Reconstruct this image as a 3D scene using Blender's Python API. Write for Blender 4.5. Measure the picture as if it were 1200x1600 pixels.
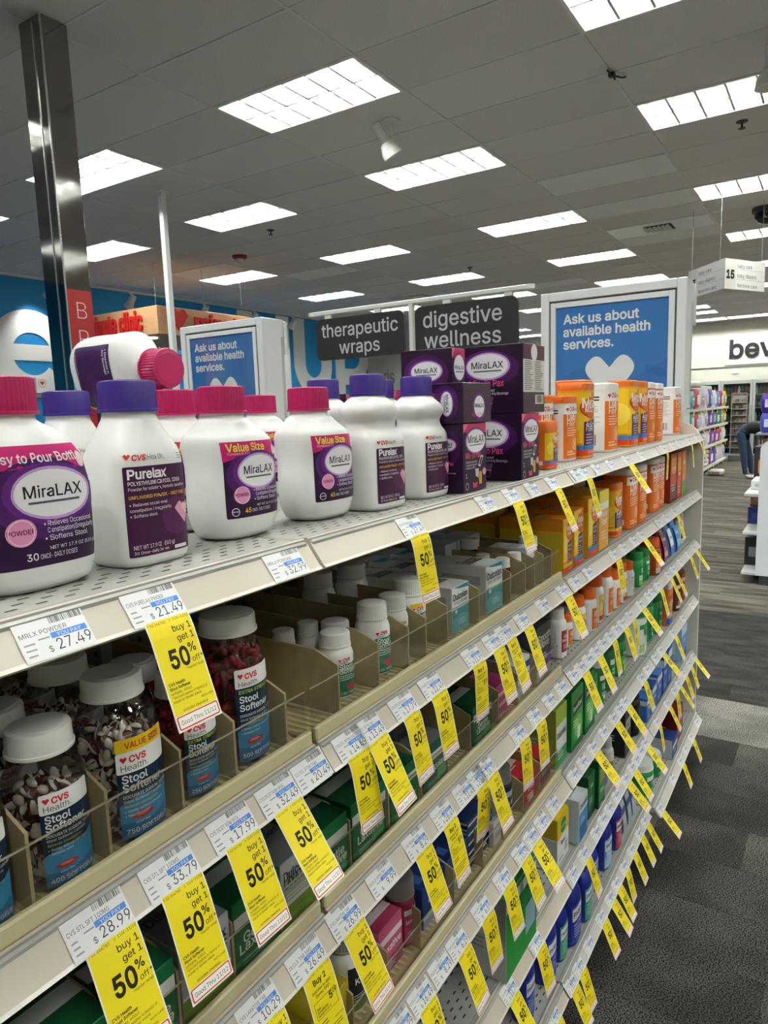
import bpy, bmesh, math, random, os
import numpy as np
from mathutils import Vector, Matrix
from mathutils.geometry import delaunay_2d_cdt
for o in list(bpy.data.objects): bpy.data.objects.remove(o)
SC = bpy.context.scene
COL = SC.collection
PI = math.pi
rnd = random.Random(7)

# ---------------------------------------------------------------- camera, world, exposure
CAM = (0.0, 0.0, 1.62)
RIGHT = Vector((0.5417557675849467, -0.8398765103986816, -0.03328867027951811))
UPV = Vector((0.13905659259399356, 0.050498313931197525, 0.9889960487010322))
FWD = Vector((0.8289535284589802, 0.5404233225635618, -0.14414811856131596))
cd = bpy.data.cameras.new('camera')
cam = bpy.data.objects.new('camera', cd)
COL.objects.link(cam)
cd.sensor_fit = 'HORIZONTAL'; cd.sensor_width = 36.0; cd.lens = 1084.1 / 1200 * 36
cd.clip_start = 0.02; cd.clip_end = 200
mw = Matrix((RIGHT, UPV, -FWD)).transposed().to_4x4()
mw.translation = Vector(CAM)
cam.matrix_world = mw
SC.camera = cam
w = bpy.data.worlds.new('world'); SC.world = w; w.use_nodes = True
w.node_tree.nodes['Background'].inputs[0].default_value = (0.9, 0.95, 1.0, 1)
w.node_tree.nodes['Background'].inputs[1].default_value = 0.05
SC.view_settings.view_transform = 'Standard'
SC.view_settings.look = 'None'
SC.view_settings.gamma = 1.0
SC.view_settings.use_curve_mapping = False
SC.view_settings.exposure = 0.0
LAMP_STRENGTH = 114.0
SC.cycles.max_bounces = 7
SC.cycles.diffuse_bounces = 4
SC.cycles.glossy_bounces = 3
SC.cycles.transmission_bounces = 4
SC.cycles.transparent_max_bounces = 14
SC.cycles.sample_clamp_indirect = 6.0
SC.cycles.caustics_reflective = False
SC.cycles.caustics_refractive = False
SC.cycles.use_denoising = True

def project(x, y, z):
    d = Vector((x, y, z)) - Vector(CAM)
    q = d.dot(FWD)
    if q <= 0.05: return None
    return 600 + 1084.1 * d.dot(RIGHT) / q, 800 - 1084.1 * d.dot(UPV) / q, q
def in_view(x, y, z, m=60):
    p = project(x, y, z)
    return p is not None and -m < p[0] < 1200 + m and -m < p[1] < 1600 + m

# ---------------------------------------------------------------- materials
def lin(c):
    return tuple((v / 12.92 if v <= 0.04045 else ((v + 0.055) / 1.055) ** 2.4) for v in (x / 255 for x in c))
_M = {}
def hx(h): return tuple(int(h[i:i + 2], 16) for i in (0, 2, 4))
def mat(h, rough=0.45, metal=0.0, spec=0.5, coat=0.0):
    """plain surface of one colour, with a faint procedural unevenness of its gloss"""
    k = (h, rough, metal, spec, coat)
    if k in _M: return _M[k]
    m = bpy.data.materials.new('paint_' + h); m.use_nodes = True
    nt = m.node_tree; b = nt.nodes['Principled BSDF']
    b.inputs['Base Color'].default_value = (*lin(hx(h)), 1)
    b.inputs['Roughness'].default_value = rough
    b.inputs['Metallic'].default_value = metal
    b.inputs['Specular IOR Level'].default_value = spec
    b.inputs['Coat Weight'].default_value = coat
    _M[k] = m
    return m
def noisy(name, stops, scale, rough=0.7, detail=3, bump=0.0, stretch=(1, 1, 1), metal=0.0, bscale=None, kind='noise'):
    m = bpy.data.materials.new(name); m.use_nodes = True
    nt = m.node_tree; N = nt.nodes; L = nt.links; b = N['Principled BSDF']
    tc = N.new('ShaderNodeTexCoord'); mp = N.new('ShaderNodeMapping'); mp.inputs['Scale'].default_value = stretch
    L.new(tc.outputs['Object'], mp.inputs[0])
    t = N.new('ShaderNodeTexNoise'); t.inputs['Scale'].default_value = scale; t.inputs['Detail'].default_value = detail
    L.new(mp.outputs[0], t.inputs['Vector'])
    r = N.new('ShaderNodeValToRGB')
    while len(r.color_ramp.elements) < len(stops): r.color_ramp.elements.new(0.5)
    for e, (p, h) in zip(r.color_ramp.elements, stops):
        e.position = p; e.color = (*lin(hx(h)), 1)
    L.new(t.outputs['Fac'], r.inputs[0]); L.new(r.outputs[0], b.inputs['Base Color'])
    b.inputs['Roughness'].default_value = rough; b.inputs['Metallic'].default_value = metal
    if bump:
        t2 = N.new('ShaderNodeTexNoise'); t2.inputs['Scale'].default_value = bscale or scale; t2.inputs['Detail'].default_value = 2
        L.new(mp.outputs[0], t2.inputs['Vector'])
        bp = N.new('ShaderNodeBump'); bp.inputs['Strength'].default_value = bump; bp.inputs['Distance'].default_value = 0.01
        L.new(t2.outputs['Fac'], bp.inputs['Height']); L.new(bp.outputs[0], b.inputs['Normal'])
    return m
def emit(name, h, s):
    m = bpy.data.materials.new(name); m.use_nodes = True
    nt = m.node_tree; N = nt.nodes; N.remove(N['Principled BSDF'])
    e = N.new('ShaderNodeEmission'); e.inputs[0].default_value = (*lin(hx(h)), 1); e.inputs[1].default_value = s
    nt.links.new(e.outputs[0], N['Material Output'].inputs[0])
    return m
def clear(name, tint=(1, 1, 1), rough=0.03, base=0.03, fres=0.6):
    """thin clear sheet: lets light through and mirrors at grazing angles"""
    m = bpy.data.materials.new(name); m.use_nodes = True
    nt = m.node_tree; N = nt.nodes; L = nt.links; N.remove(N['Principled BSDF'])
    t = N.new('ShaderNodeBsdfTransparent'); t.inputs[0].default_value = (*tint, 1)
    g = N.new('ShaderNodeBsdfGlossy'); g.inputs['Roughness'].default_value = rough
    lw = N.new('ShaderNodeLayerWeight'); lw.inputs[0].default_value = 0.35
    mm = N.new('ShaderNodeMath'); mm.operation = 'MULTIPLY_ADD'; mm.inputs[1].default_value = fres; mm.inputs[2].default_value = base
    L.new(lw.outputs['Fresnel'], mm.inputs[0])
    mx = N.new('ShaderNodeMixShader'); L.new(mm.outputs[0], mx.inputs[0]); L.new(t.outputs[0], mx.inputs[1]); L.new(g.outputs[0], mx.inputs[2])
    L.new(mx.outputs[0], N['Material Output'].inputs[0])
    return m
CEIL = [noisy('ceiling_tile_%d' % i, [(0.35, a), (0.65, b)], 90, 0.9, 4, 0.15, bscale=160) for i, (a, b) in
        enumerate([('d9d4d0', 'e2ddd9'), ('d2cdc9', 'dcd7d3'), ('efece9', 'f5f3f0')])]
GRID = mat('d8d6d2', 0.5)
LAMP = emit('lamp_glow', 'fbfff8', LAMP_STRENGTH)
LOUVER = mat('f4f6f2', 0.25)
FIN = mat('bcbebc', 0.35)
CLEAR = clear('clear_plastic', (0.985, 0.98, 0.96), 0.05, 0.012, 0.16)
JARCLEAR = clear('clear_jar', (0.95, 0.93, 0.92), 0.04, 0.035, 0.6)
GLASS = clear('door_glass', (0.9, 0.95, 0.95), 0.02, 0.03, 0.5)
TAN = noisy('tan_board', [(0.3, 'a8976f'), (0.7, 'b5a47c')], 40, 0.7, 3, 0.05)
TANLIP = mat('cfc49c', 0.4)
STRIP = noisy('price_channel_beige', [(0.3, 'c1b7a9'), (0.7, 'c8bfb2')], 12, 0.35, 2)
STRIPW = noisy('price_channel_pale', [(0.3, 'c2beb8'), (0.7, 'cac7c1')], 12, 0.35, 2)
SHELF = noisy('shelf_enamel', [(0.3, '9d9e98'), (0.7, 'a8a8a2')], 30, 0.4, 2)
CHROME = mat('94908e', 0.07, 1.0)
STEEL = mat('b8babc', 0.3, 0.9)
PEG = noisy('pegboard', [(0.3, '55575a'), (0.7, '5e6064')], 30, 0.6, 2)
SLOT = mat('161616', 0.8)
WHITEP = mat('eeeeec', 0.38)
PAPER = mat('f2f1ee', 0.6)
YELLOW = mat('efd90f', 0.5)
CREAM = noisy('wall_cream', [(0.3, 'c6c3b6'), (0.7, 'cbc8bb')], 3, 0.8, 2)
BLUEW = noisy('wall_blue', [(0.3, '0a86c8'), (0.7, '0c8cd0')], 2, 0.6, 2)
WOOD = noisy('fascia_wood', [(0.3, 'b98c62'), (0.55, 'c79a70'), (0.75, 'ad8058')], 6, 0.5, 4, stretch=(1, 1, 12))
CARDBD = noisy('cardboard', [(0.3, '9a7650'), (0.7, 'a9845c')], 20, 0.8, 3)
def carpet(name, a, b, c, streak):
    m = noisy(name, [(0.40, a), (0.5, b), (0.60, c)], 1.0, 0.95, 2, 0.5, streak, bscale=1.2)
    nt = m.node_tree; N = nt.nodes; L = nt.links; bs = N['Principled BSDF']
    tc = N['Texture Coordinate']; t = N.new('ShaderNodeTexNoise'); t.inputs['Scale'].default_value = 230; t.inputs['Detail'].default_value = 1
    L.new(tc.outputs['Object'], t.inputs['Vector'])
    r = N.new('ShaderNodeValToRGB'); r.color_ramp.elements[0].position = 0.38; r.color_ramp.elements[1].position = 0.62
    r.color_ramp.elements[0].color = (0.12, 0.12, 0.12, 1); r.color_ramp.elements[1].color = (2.9, 2.85, 2.7, 1)
    L.new(t.outputs['Fac'], r.inputs[0])
    mx = N.new('ShaderNodeMix'); mx.data_type = 'RGBA'; mx.blend_type = 'MULTIPLY'; mx.inputs[0].default_value = 1.0
    L.new(N['Color Ramp'].outputs[0], mx.inputs[6]); L.new(r.outputs[0], mx.inputs[7]); L.new(mx.outputs[2], bs.inputs['Base Color'])
    bs.inputs['Specular IOR Level'].default_value = 0.1
    return m
CARP = {'near': [carpet('carpet_speckle_%d' % i, *c, (3, 3, 3)) for i, c in enumerate([('282727', '302f2e', '393736'), ('2f2e2d', '373634', '413f3d'), ('242323', '2a2928', '323130'), ('4c4b49', '575653', '64625f')])],  # last near tone: the same carpet brightened for a pool of light
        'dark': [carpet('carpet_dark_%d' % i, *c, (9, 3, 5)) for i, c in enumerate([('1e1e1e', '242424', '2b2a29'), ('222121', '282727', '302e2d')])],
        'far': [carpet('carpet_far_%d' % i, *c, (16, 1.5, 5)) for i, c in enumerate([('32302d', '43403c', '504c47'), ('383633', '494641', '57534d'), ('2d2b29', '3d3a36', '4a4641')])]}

# ---------------------------------------------------------------- mesh helpers
class MB:
    def __init__(s): s.v = []; s.f = []; s.m = []
    def add(s, vs, fs, m):
        o = len(s.v); s.v += [tuple(v) for v in vs]; s.f += [tuple(i + o for i in f) for f in fs]; s.m += [m] * len(fs)
        return s
    def box(s, x0, y0, z0, x1, y1, z1, m, c=0.0):
        if c <= 0:
            vs = [(x0, y0, z0), (x1, y0, z0), (x1, y1, z0), (x0, y1, z0), (x0, y0, z1), (x1, y0, z1), (x1, y1, z1), (x0, y1, z1)]
            return s.add(vs, [(0, 3, 2, 1), (4, 5, 6, 7), (0, 1, 5, 4), (1, 2, 6, 5), (2, 3, 7, 6), (3, 0, 4, 7)], m)
        loops = []
        for z, i in ((z0, c), (z0 + c, 0), (z1 - c, 0), (z1, c)):
            a, b, d, e = x0 + i, x1 - i, y0 + i, y1 - i
            k = c
            loops.append([(a + k, d, z), (b - k, d, z), (b, d + k, z), (b, e - k, z), (b - k, e, z), (a + k, e, z), (a, e - k, z), (a, d + k, z)])
        return s.loft(loops, m)
    def loft(s, loops, m, cap0=True, cap1=True, closed=True):
        n = len(loops[0]); o = len(s.v)
        for l in loops: s.v += [tuple(p) for p in l]
        for i in range(len(loops) - 1):
            for j in range(n if closed else n - 1):
                a = o + i * n + j; b = o + i * n + (j + 1) % n
                s.f.append((a, b, b + n, a + n)); s.m.append(m)
        if cap0: s.f.append(tuple(o + j for j in reversed(range(n)))); s.m.append(m)
        if cap1: s.f.append(tuple(o + (len(loops) - 1) * n + j for j in range(n))); s.m.append(m)
        return s
    def lathe(s, prof, m, n=32, c=(0, 0, 0), rib=None, cap0=True, cap1=True):
        loops = []
        for r, z in prof:
            l = []
            for j in range(n):
                rr = r * (1 + rib if (rib and j % 2 and r > 0) else 1)
                t = 2 * PI * j / n
                l.append((c[0] + rr * math.cos(t), c[1] + rr * math.sin(t), c[2] + z))
            loops.append(l)
        return s.loft(loops, m, cap0, cap1)
    def tube(s, pts, r, m, n=8):
        loops = []
        pts = [Vector(p) for p in pts]
        for i, p in enumerate(pts):
            d = (pts[min(i + 1, len(pts) - 1)] - pts[max(i - 1, 0)]).normalized()
            u = d.cross(Vector((0, 0, 1)))
            if u.length < 1e-3: u = d.cross(Vector((0, 1, 0)))
            u.normalize(); v = d.cross(u)
            rr = r[i] if isinstance(r, (list, tuple)) else r
            loops.append([tuple(p + (u * math.cos(2 * PI * j / n) + v * math.sin(2 * PI * j / n)) * rr) for j in range(n)])
        return s.loft(loops, m)
    def prism(s, poly, axis, a, b, m):
        """polygon (2-D) extruded along an axis from a to b"""
        def P(p, t): return (t, p[0], p[1]) if axis == 'x' else (p[0], t, p[1]) if axis == 'y' else (p[0], p[1], t)
        return s.loft([[P(p, a) for p in poly], [P(p, b) for p in poly]], m)
    def xf(s, M, i0=0):
        for i in range(i0, len(s.v)): s.v[i] = tuple(M @ Vector(s.v[i]))
        return s
    def mesh(s, name, smooth=35):
        me = bpy.data.meshes.new(name)
        me.from_pydata(s.v, [], s.f)
        ms = []
        for k in s.m:
            if k not in ms: ms.append(k)
        for k in ms: me.materials.append(k)
        ix = {k: i for i, k in enumerate(ms)}
        me.polygons.foreach_set('material_index', [ix[k] for k in s.m])
        if smooth:
            me.polygons.foreach_set('use_smooth', [True] * len(me.polygons))
            me.set_sharp_from_angle(angle=math.radians(smooth))
        me.update()
        return me
    def build(s, name, parent=None, smooth=35):
        return link(name, s.mesh(name, smooth), parent)
def link(name, data, parent=None):
    o = bpy.data.objects.new(name, data); COL.objects.link(o)
    if parent is not None: o.parent = parent
    return o
LABELS = {}
def tag(o, label, cat, group=None, kind=None):
    if label: o['label'] = label
    if cat: o['category'] = cat
    if group: o['group'] = group
    if kind: o['kind'] = kind
    return o
def root(name, label, cat, loc=(0, 0, 0), rz=0.0, group=None):
    o = link(name, None); o.location = loc; o.rotation_euler = (0, 0, rz); o.empty_display_size = 0.05
    return tag(o, label, cat, group)
def struct(o): o['kind'] = 'structure'; return o
def dup(r, loc=None, rz=None, label=None, group=None):
    c = r.copy(); COL.objects.link(c)
    if loc is not None: c.location = loc
    if rz is not None: c.rotation_euler = (r.rotation_euler[0], r.rotation_euler[1], rz)
    if label: c['label'] = label
    if group: c['group'] = group
    for ch in list(r.children):
        d = ch.copy(); COL.objects.link(d); d.parent = c
        for g in list(ch.children):
            e = g.copy(); COL.objects.link(e); e.parent = d
    return c
ORD = ['zeroth', 'first', 'second', 'third', 'fourth', 'fifth', 'sixth', 'seventh', 'eighth', 'ninth', 'tenth', 'eleventh', 'twelfth', 'thirteenth', 'fourteenth',
       'fifteenth', 'sixteenth', 'seventeenth', 'eighteenth', 'nineteenth', 'twentieth', 'twenty-first', 'twenty-second', 'twenty-third', 'twenty-fourth', 'twenty-fifth', 'twenty-sixth', 'twenty-seventh', 'twenty-eighth', 'twenty-ninth', 'thirtieth', 'thirty-first', 'thirty-second']

# ---------------------------------------------------------------- lettering and flat print
try:
    FONT = bpy.data.fonts.load(os.path.join(bpy.utils.resource_path('LOCAL'), 'datafiles', 'fonts', 'Inter.woff2'))
except Exception:
    FONT = None
_T = {}
def glyphs(s, bold=0.0, ext=0.0, res=2):
    """outline letters of unit size, filled by winding number -> (verts, faces, width); ext > 0 gives solid letters"""
    k = (s, bold, ext, res)
    if k in _T: return _T[k]
    cu = bpy.data.curves.new('lettering', 'FONT'); cu.body = s; cu.size = 1.0; cu.fill_mode = 'NONE'
    if FONT: cu.font = FONT
    cu.resolution_u = res
    ob = bpy.data.objects.new('lettering', cu); me = ob.to_mesh()
    V = [Vector((v.co.x, v.co.y)) for v in me.vertices]; E = [tuple(e.vertices) for e in me.edges]
    ob.to_mesh_clear(); bpy.data.objects.remove(ob); bpy.data.curves.remove(cu)
    if not E: _T[k] = ([], [], 1); return _T[k]
    area = sum(V[i].x * V[j].y - V[i].y * V[j].x for i, j in E); sg = 1 if area > 0 else -1
    if bold:                                             # heavier weight: move the outline outwards
        d = bold / (1.43 if FONT else 1.07); nrm = [Vector((0, 0)) for _ in V]; cnt_ = [0] * len(V); en = []
        for i, j in E:
            t = V[j] - V[i]; l = t.length or 1; n_ = Vector((t.y, -t.x)) / l * sg; en.append(n_); nrm[i] += n_; nrm[j] += n_
        V = [v + n_ * (d / max(.35, n_.length_squared / 2)) for v, n_ in zip(V, nrm)]
    vs, es, fs, _a, _b, _c = delaunay_2d_cdt(V, E, [], 0, 1e-6)
    A = np.array([V[i] for i, _ in E]); B = np.array([V[i] for _, i in E])
    P = np.array([(vs[t[0]] + vs[t[1]] + vs[t[2]]) / 3 for t in fs])
    y0, y1, px, py = A[:, 1][None], B[:, 1][None], P[:, 0][:, None], P[:, 1][:, None]
    xi = A[:, 0][None] + (py - y0) / np.where(y1 == y0, 1e-9, y1 - y0) * (B - A)[:, 0][None]
    wn_ = ((y0 <= py) & (y1 > py) & (xi > px)).sum(1) - ((y1 <= py) & (y0 > py) & (xi > px)).sum(1)
    F = [tuple(t) for t, q in zip(fs, wn_) if q * sg > 0]
    q = 1.43 if FONT else 1.07
    x0 = min(v[0] for v in vs); W_ = (max(v[0] for v in vs) - x0) * q
    O = [((v[0] - x0) * q, v[1] * q, 0.0) for v in vs]
    if ext:
        n = len(O); ed = {}
        for t in F:
            for a_, b_ in ((t[0], t[1]), (t[1], t[2]), (t[2], t[0])): ed[(a_, b_)] = 1
        side = [(a_, b_, b_ + n, a_ + n) for (a_, b_) in ed if (b_, a_) not in ed]
        F = [t[::-1] for t in F] + [tuple(i + n for i in t) for t in F] + side
        O = [(v[0], v[1], -ext) for v in O] + [(v[0], v[1], ext) for v in O]
    _T[k] = (O, F, W_)
    return _T[k]
def rrect(x0, y0, x1, y1, r, n=5):
    pts = []
    for cx, cy, a in ((x1 - r, y1 - r, 0), (x0 + r, y1 - r, 90), (x0 + r, y0 + r, 180), (x1 - r, y0 + r, 270)):
        for i in range(n + 1):
            t = math.radians(a + 90 * i / n); pts.append((cx + r * math.cos(t), cy + r * math.sin(t)))
    return pts
def roundpoly(pts, rs, n=5):
    out = []; N = len(pts)
    for i in range(N):
        p = Vector(pts[i]); a = (Vector(pts[i - 1]) - p); b = (Vector(pts[(i + 1) % N]) - p); r = rs[i] if isinstance(rs, list) else rs
        if r <= 0: out.append(tuple(p)); continue
        la, lb = min(r, a.length * .5), min(r, b.length * .5)
        A = p + a.normalized() * la; B = p + b.normalized() * lb
        for k in range(n + 1):
            t = k / n; out.append(tuple(A * (1 - t) ** 2 + p * 2 * t * (1 - t) + B * t * t))
    return out
def heart(cx, cy, s):
    """angular heart of two tilted rounded squares, s = width"""
    h = s / 2
    pts = [(0, 0.28 * s), (0.24 * s, 0.52 * s), (0.5 * s, 0.26 * s), (0.5 * s, 0.2 * s), (0, -0.42 * s), (-0.5 * s, 0.2 * s), (-0.5 * s, 0.26 * s), (-0.24 * s, 0.52 * s)]
    return [(cx + x, cy + y) for x, y in roundpoly(pts, [0, .12 * s, .08 * s, .08 * s, .05 * s, .08 * s, .08 * s, .12 * s], 3)]
class Print:
    """flat print laid out in label coordinates (metres), level by level"""
    def __init__(s): s.L = []
    def poly(s, pts, h, lv=1):
        s.L.append(([(p[0], p[1]) for p in pts], [tuple(range(len(pts)))], h, lv)); return s
    def rect(s, x0, y0, x1, y1, h, lv=1, r=0):
        return s.poly(rrect(x0, y0, x1, y1, r) if r else [(x0, y0), (x1, y0), (x1, y1), (x0, y1)], h, lv)
    def ell(s, cx, cy, rx, ry, h, lv=1, n=24):
        return s.poly([(cx + rx * math.cos(2 * PI * i / n), cy + ry * math.sin(2 * PI * i / n)) for i in range(n)], h, lv)
    def ring(s, cx, cy, r, t, h, lv=1, n=20):
        v = []; f = []
        for i in range(n):
            a = 2 * PI * i / n; v += [(cx + r * math.cos(a), cy + r * math.sin(a)), (cx + (r - t) * math.cos(a), cy + (r - t) * math.sin(a))]
            j = (i + 1) % n; f.append((2 * i, 2 * j, 2 * j + 1, 2 * i + 1))
        s.L.append((v, f, h, lv)); return s
    def frame(s, x0, y0, x1, y1, t, h, lv=2):
        for q in ((x0, y0, x1, y0 + t), (x0, y1 - t, x1, y1), (x0, y0, x0 + t, y1), (x1 - t, y0, x1, y1)): s.rect(*q, h, lv)
        return s
    def text(s, t, x, y, size, h, lv=3, al='l', bold=0.0, sx=1.0, rot=0.0, maxw=None):
        vs, fs, w = glyphs(t, bold, 0.0, 1 if size < .0050 else 2)
        k = size * sx
        if maxw and w * k > maxw: k = maxw / w
        ox = {'l': 0, 'c': -w * k / 2, 'r': -w * k}[al]
        c, d = math.cos(rot), math.sin(rot); o = []
        for v in vs:
            a, b = v[0] * k + ox, v[1] * size
            o.append((x + a * c - b * d, y + a * d + b * c))
        s.L.append((o, fs, h, lv)); return s
    def bars(s, x, y, w, n, dy, h, lv=2, t=0.4, seed=1):
        """lines of small print too fine to read"""
        r = random.Random(seed)
        for i in range(n): s.rect(x, y - i * dy, x + w * r.uniform(.6, 1), y - i * dy + dy * t, h, lv)
        return s
    def barcode(s, x0, y0, x1, y1, h, lv=2, seed=2):
        r = random.Random(seed); x = x0
        while x < x1:
            w = (x1 - x0) * r.choice((.012, .02, .03)); s.rect(x, y0, min(x + w, x1), y1, h, lv); x += w + (x1 - x0) * r.choice((.012, .02, .035))
        return s
    def into(s, mb, fmap, du=None, dv=None, rough=0.42, step=0.00022, base=0.0003):
        for ix, (vs, fs, h, lv) in enumerate(s.L):
            lv = lv + .92 * ix / len(s.L)
            m = h if not isinstance(h, str) else mat(h, rough, 0.0, .3)
            V = vs; F = fs
            if du or dv:
                bm = bmesh.new(); bv = [bm.verts.new((p[0], p[1], 0)) for p in vs]
                for f in fs:
                    try: bm.faces.new([bv[i] for i in f])
                    except ValueError: pass
                for ax, d in ((0, du), (1, dv)):
                    if not d: continue
                    lo = min(p[ax] for p in vs); hi = max(p[ax] for p in vs)
                    k = math.floor(lo / d) + 1
                    while k * d < hi:
                        co = [0, 0, 0]; no = [0, 0, 0]; co[ax] = k * d; no[ax] = 1
                        bmesh.ops.bisect_plane(bm, geom=bm.verts[:] + bm.edges[:] + bm.faces[:], plane_co=co, plane_no=no, dist=1e-7); k += 1
                bm.verts.index_update()
                V = [(v.co.x, v.co.y) for v in bm.verts]; F = [tuple(v.index for v in f.verts) for f in bm.faces]
                bm.free()
            mb.add([fmap(p[0], p[1], base + lv * step) for p in V], F, m)
        return mb
def plane_map(o, U, V):
    o = Vector(o); U = Vector(U).normalized(); V = Vector(V).normalized(); N = U.cross(V)
    return lambda u, v, h: tuple(o + U * u + V * v + N * h)
# ================================================================ THE BUILDING
HC = 3.784; TX, TY = 0.6096, 1.2192; CX0, CY0 = 3.811, 2.593
X_FAR, Y_LEFT, X_NEAR, Y_RIGHT = 22.0, 10.4, -3.0, -5.0
FIX = [(i, j) for i in (-8, -4, 0, 3, 7, 11, 15, 19, 23, 25) for j in (-6, -4, -2, 0, 2, 4)] + [(28, j) for j in range(-5, 5)]
VENTS = [(9, -1), (13, 3), (17, -1)]
# --- ceiling: every tile in view is a plate of its own hung in a grid of white bars
tile_me = []
for k in range(3):
    b = MB(); b.box(-TX / 2 + .011, -TY / 2 + .011, 0, TX / 2 - .011, TY / 2 - .011, .014, CEIL[k], .002); tile_me.append(b.mesh('ceiling_tile'))
ceiling = MB().box(X_NEAR, Y_RIGHT, HC + .10, X_FAR + .2, Y_LEFT + .2, HC + .16, CEIL[0]).build('ceiling'); struct(ceiling)
cells = []
for i in range(int((X_NEAR - CX0) // TX), int((X_FAR - CX0) // TX) + 1):
    for j in range(int((Y_RIGHT - CY0) // TY), int((Y_LEFT - CY0) // TY) + 1):
        if (i, j) in FIX or (i, j) in VENTS: continue
        x, y = CX0 + (i + .5) * TX, CY0 + (j + .5) * TY
        vis = any(in_view(x + a * TX / 2, y + c * TY / 2, HC, 0) for a in (-1, 0, 1) for c in (-1, 0, 1))
        cells.append(((x * x + y * y) if vis else 1e6 + x * x, i, j, x, y))
cells.sort()
rest = MB()
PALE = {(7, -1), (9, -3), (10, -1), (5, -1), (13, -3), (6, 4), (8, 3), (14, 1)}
for n, (d, i, j, x, y) in enumerate(cells):
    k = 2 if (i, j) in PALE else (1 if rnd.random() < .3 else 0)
    if n < 296 and d < 1e6:
        o = link('ceiling_tile', tile_me[k], ceiling); o.location = (x, y, HC + rnd.uniform(-.0012, .0012))
    else:
        rest.box(x - TX / 2 + .011, y - TY / 2 + .011, HC, x + TX / 2 - .011, y + TY / 2 - .011, HC + .014, CEIL[k])
o = rest.build('far_ceiling_tiles', ceiling, 0); o['kind'] = 'stuff'
g = MB()
for i in range(int((X_NEAR - CX0) // TX), int((X_FAR - CX0) // TX) + 2):
    x = CX0 + i * TX; g.box(x - .011, Y_RIGHT, HC - .004, x + .011, Y_LEFT, HC + .006, GRID)
for j in range(int((Y_RIGHT - CY0) // TY), int((Y_LEFT - CY0) // TY) + 2):
    y = CY0 + j * TY; g.box(X_NEAR, y - .011, HC - .005, X_FAR, y + .011, HC + .005, GRID)
g.build('ceiling_grid', ceiling, 0)
# --- recessed louvre lights
def make_light():
    r = root('ceiling_light', '', 'ceiling light')
    b = MB(); hx_, hy = TX / 2 - .004, TY / 2 - .004
    for q in ((-hx_, -hy, hx_, -hy + .022), (-hx_, hy - .022, hx_, hy), (-hx_, -hy + .022, -hx_ + .022, hy - .022), (hx_ - .022, -hy + .022, hx_, hy - .022)):
        b.box(q[0], q[1], -.006, q[2], q[3], .085, LOUVER)
    b.build('frame', r, 0)
    MB().box(-hx_ + .022, -hy + .022, .080, hx_ - .022, hy - .022, .084, LOUVER).build('reflector', r, 0)
    b = MB()
    for x in (-.15, .15): b.box(x - .03, -hy + .03, .064, x + .03, hy - .03, .076, LAMP, .004)
    b.build('lamp_tubes', r, 0)
    b = MB()
    for k in range(1, 6):
        y = -hy + .022 + (2 * hy - .044) * k / 6
        b.prism([(y - .003, .061), (y + .003, .061), (y + .008, 0), (y - .008, 0)], 'x', -hx_ + .022, hx_ - .022, FIN)
    b.prism([(-.003, .061), (.003, .061), (.008, .0), (-.008, .0)], 'y', -hy + .022, hy - .022, FIN)
    b.build('louvre', r, 0)
    return r
L0 = None
rowname = {3: 'third pair of rows', 1: 'wall strip', -1: 'wall strip', -3: 'wall strip', -5: 'wall strip', 4: 'fourth lit row from the aisle, over the clinic', 2: 'third lit row from the aisle', 0: 'second lit row from the aisle', -2: 'lit row right over the aisle', -4: 'second lit row beyond the aisle', -6: 'third lit row beyond the aisle'}
cnt = {}
for (i, j) in FIX:
    if L0 is None: L0 = o = make_light()
    else: o = dup(L0)
    o.location = (CX0 + (i + .5) * TX, CY0 + (j + .5) * TY, HC)
    seen = any(in_view(o.location.x + a * TX / 2, o.location.y + c * TY / 2, HC, -4) for a in (-1, 1) for c in (-1, 1))
    if seen and i == 28:
        cnt['w'] = cnt.get('w', 0) + 1
        o['label'] = 'recessed ceiling light in the strip along the far wall, %s from the sign end' % ORD[cnt['w']]; o['group'] = 'ceiling lights'
    elif seen:
        cnt[j] = cnt.get(j, 0) + 1
        o['label'] = 'recessed louvred ceiling light, %s in the %s' % (ORD[cnt[j]], rowname[j]); o['group'] = 'ceiling lights'
    else:
        o['label'] = 'recessed louvred ceiling light out of sight of the shelf aisle'; o['group'] = 'ceiling lights out of sight'
# --- ceiling vents
def vent(i, j, label):
    r = root('air_vent', label, 'vent', (CX0 + (i + .5) * TX, CY0 + (j + .5) * TY, HC), 0, 'ceiling vents')
    MB().box(-TX / 2 + .011, -TY / 2 + .011, -.004, TX / 2 - .011, TY / 2 - .011, .008, mat('d9dadb', .25), .003).build('panel', r, 0)
    b = MB(); b.box(-.16, -.16, -.008, .16, .16, -.004, mat('2c2c2c', .8))
    for k in range(6):
        y = -.13 + k * .052; b.prism([(y, -.006), (y + .034, -.026), (y + .037, -.024), (y + .004, -.004)], 'x', -.15, .15, mat('c9c9c8', .4))
    b.build('grille', r, 0)
vent(9, -1, 'square air vent in a shiny ceiling panel above the aisle sign')
vent(13, 3, 'square air vent in the ceiling near the blue wall lettering')
vent(17, -1, 'square air vent in the ceiling behind the triangular aisle sign')
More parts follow.
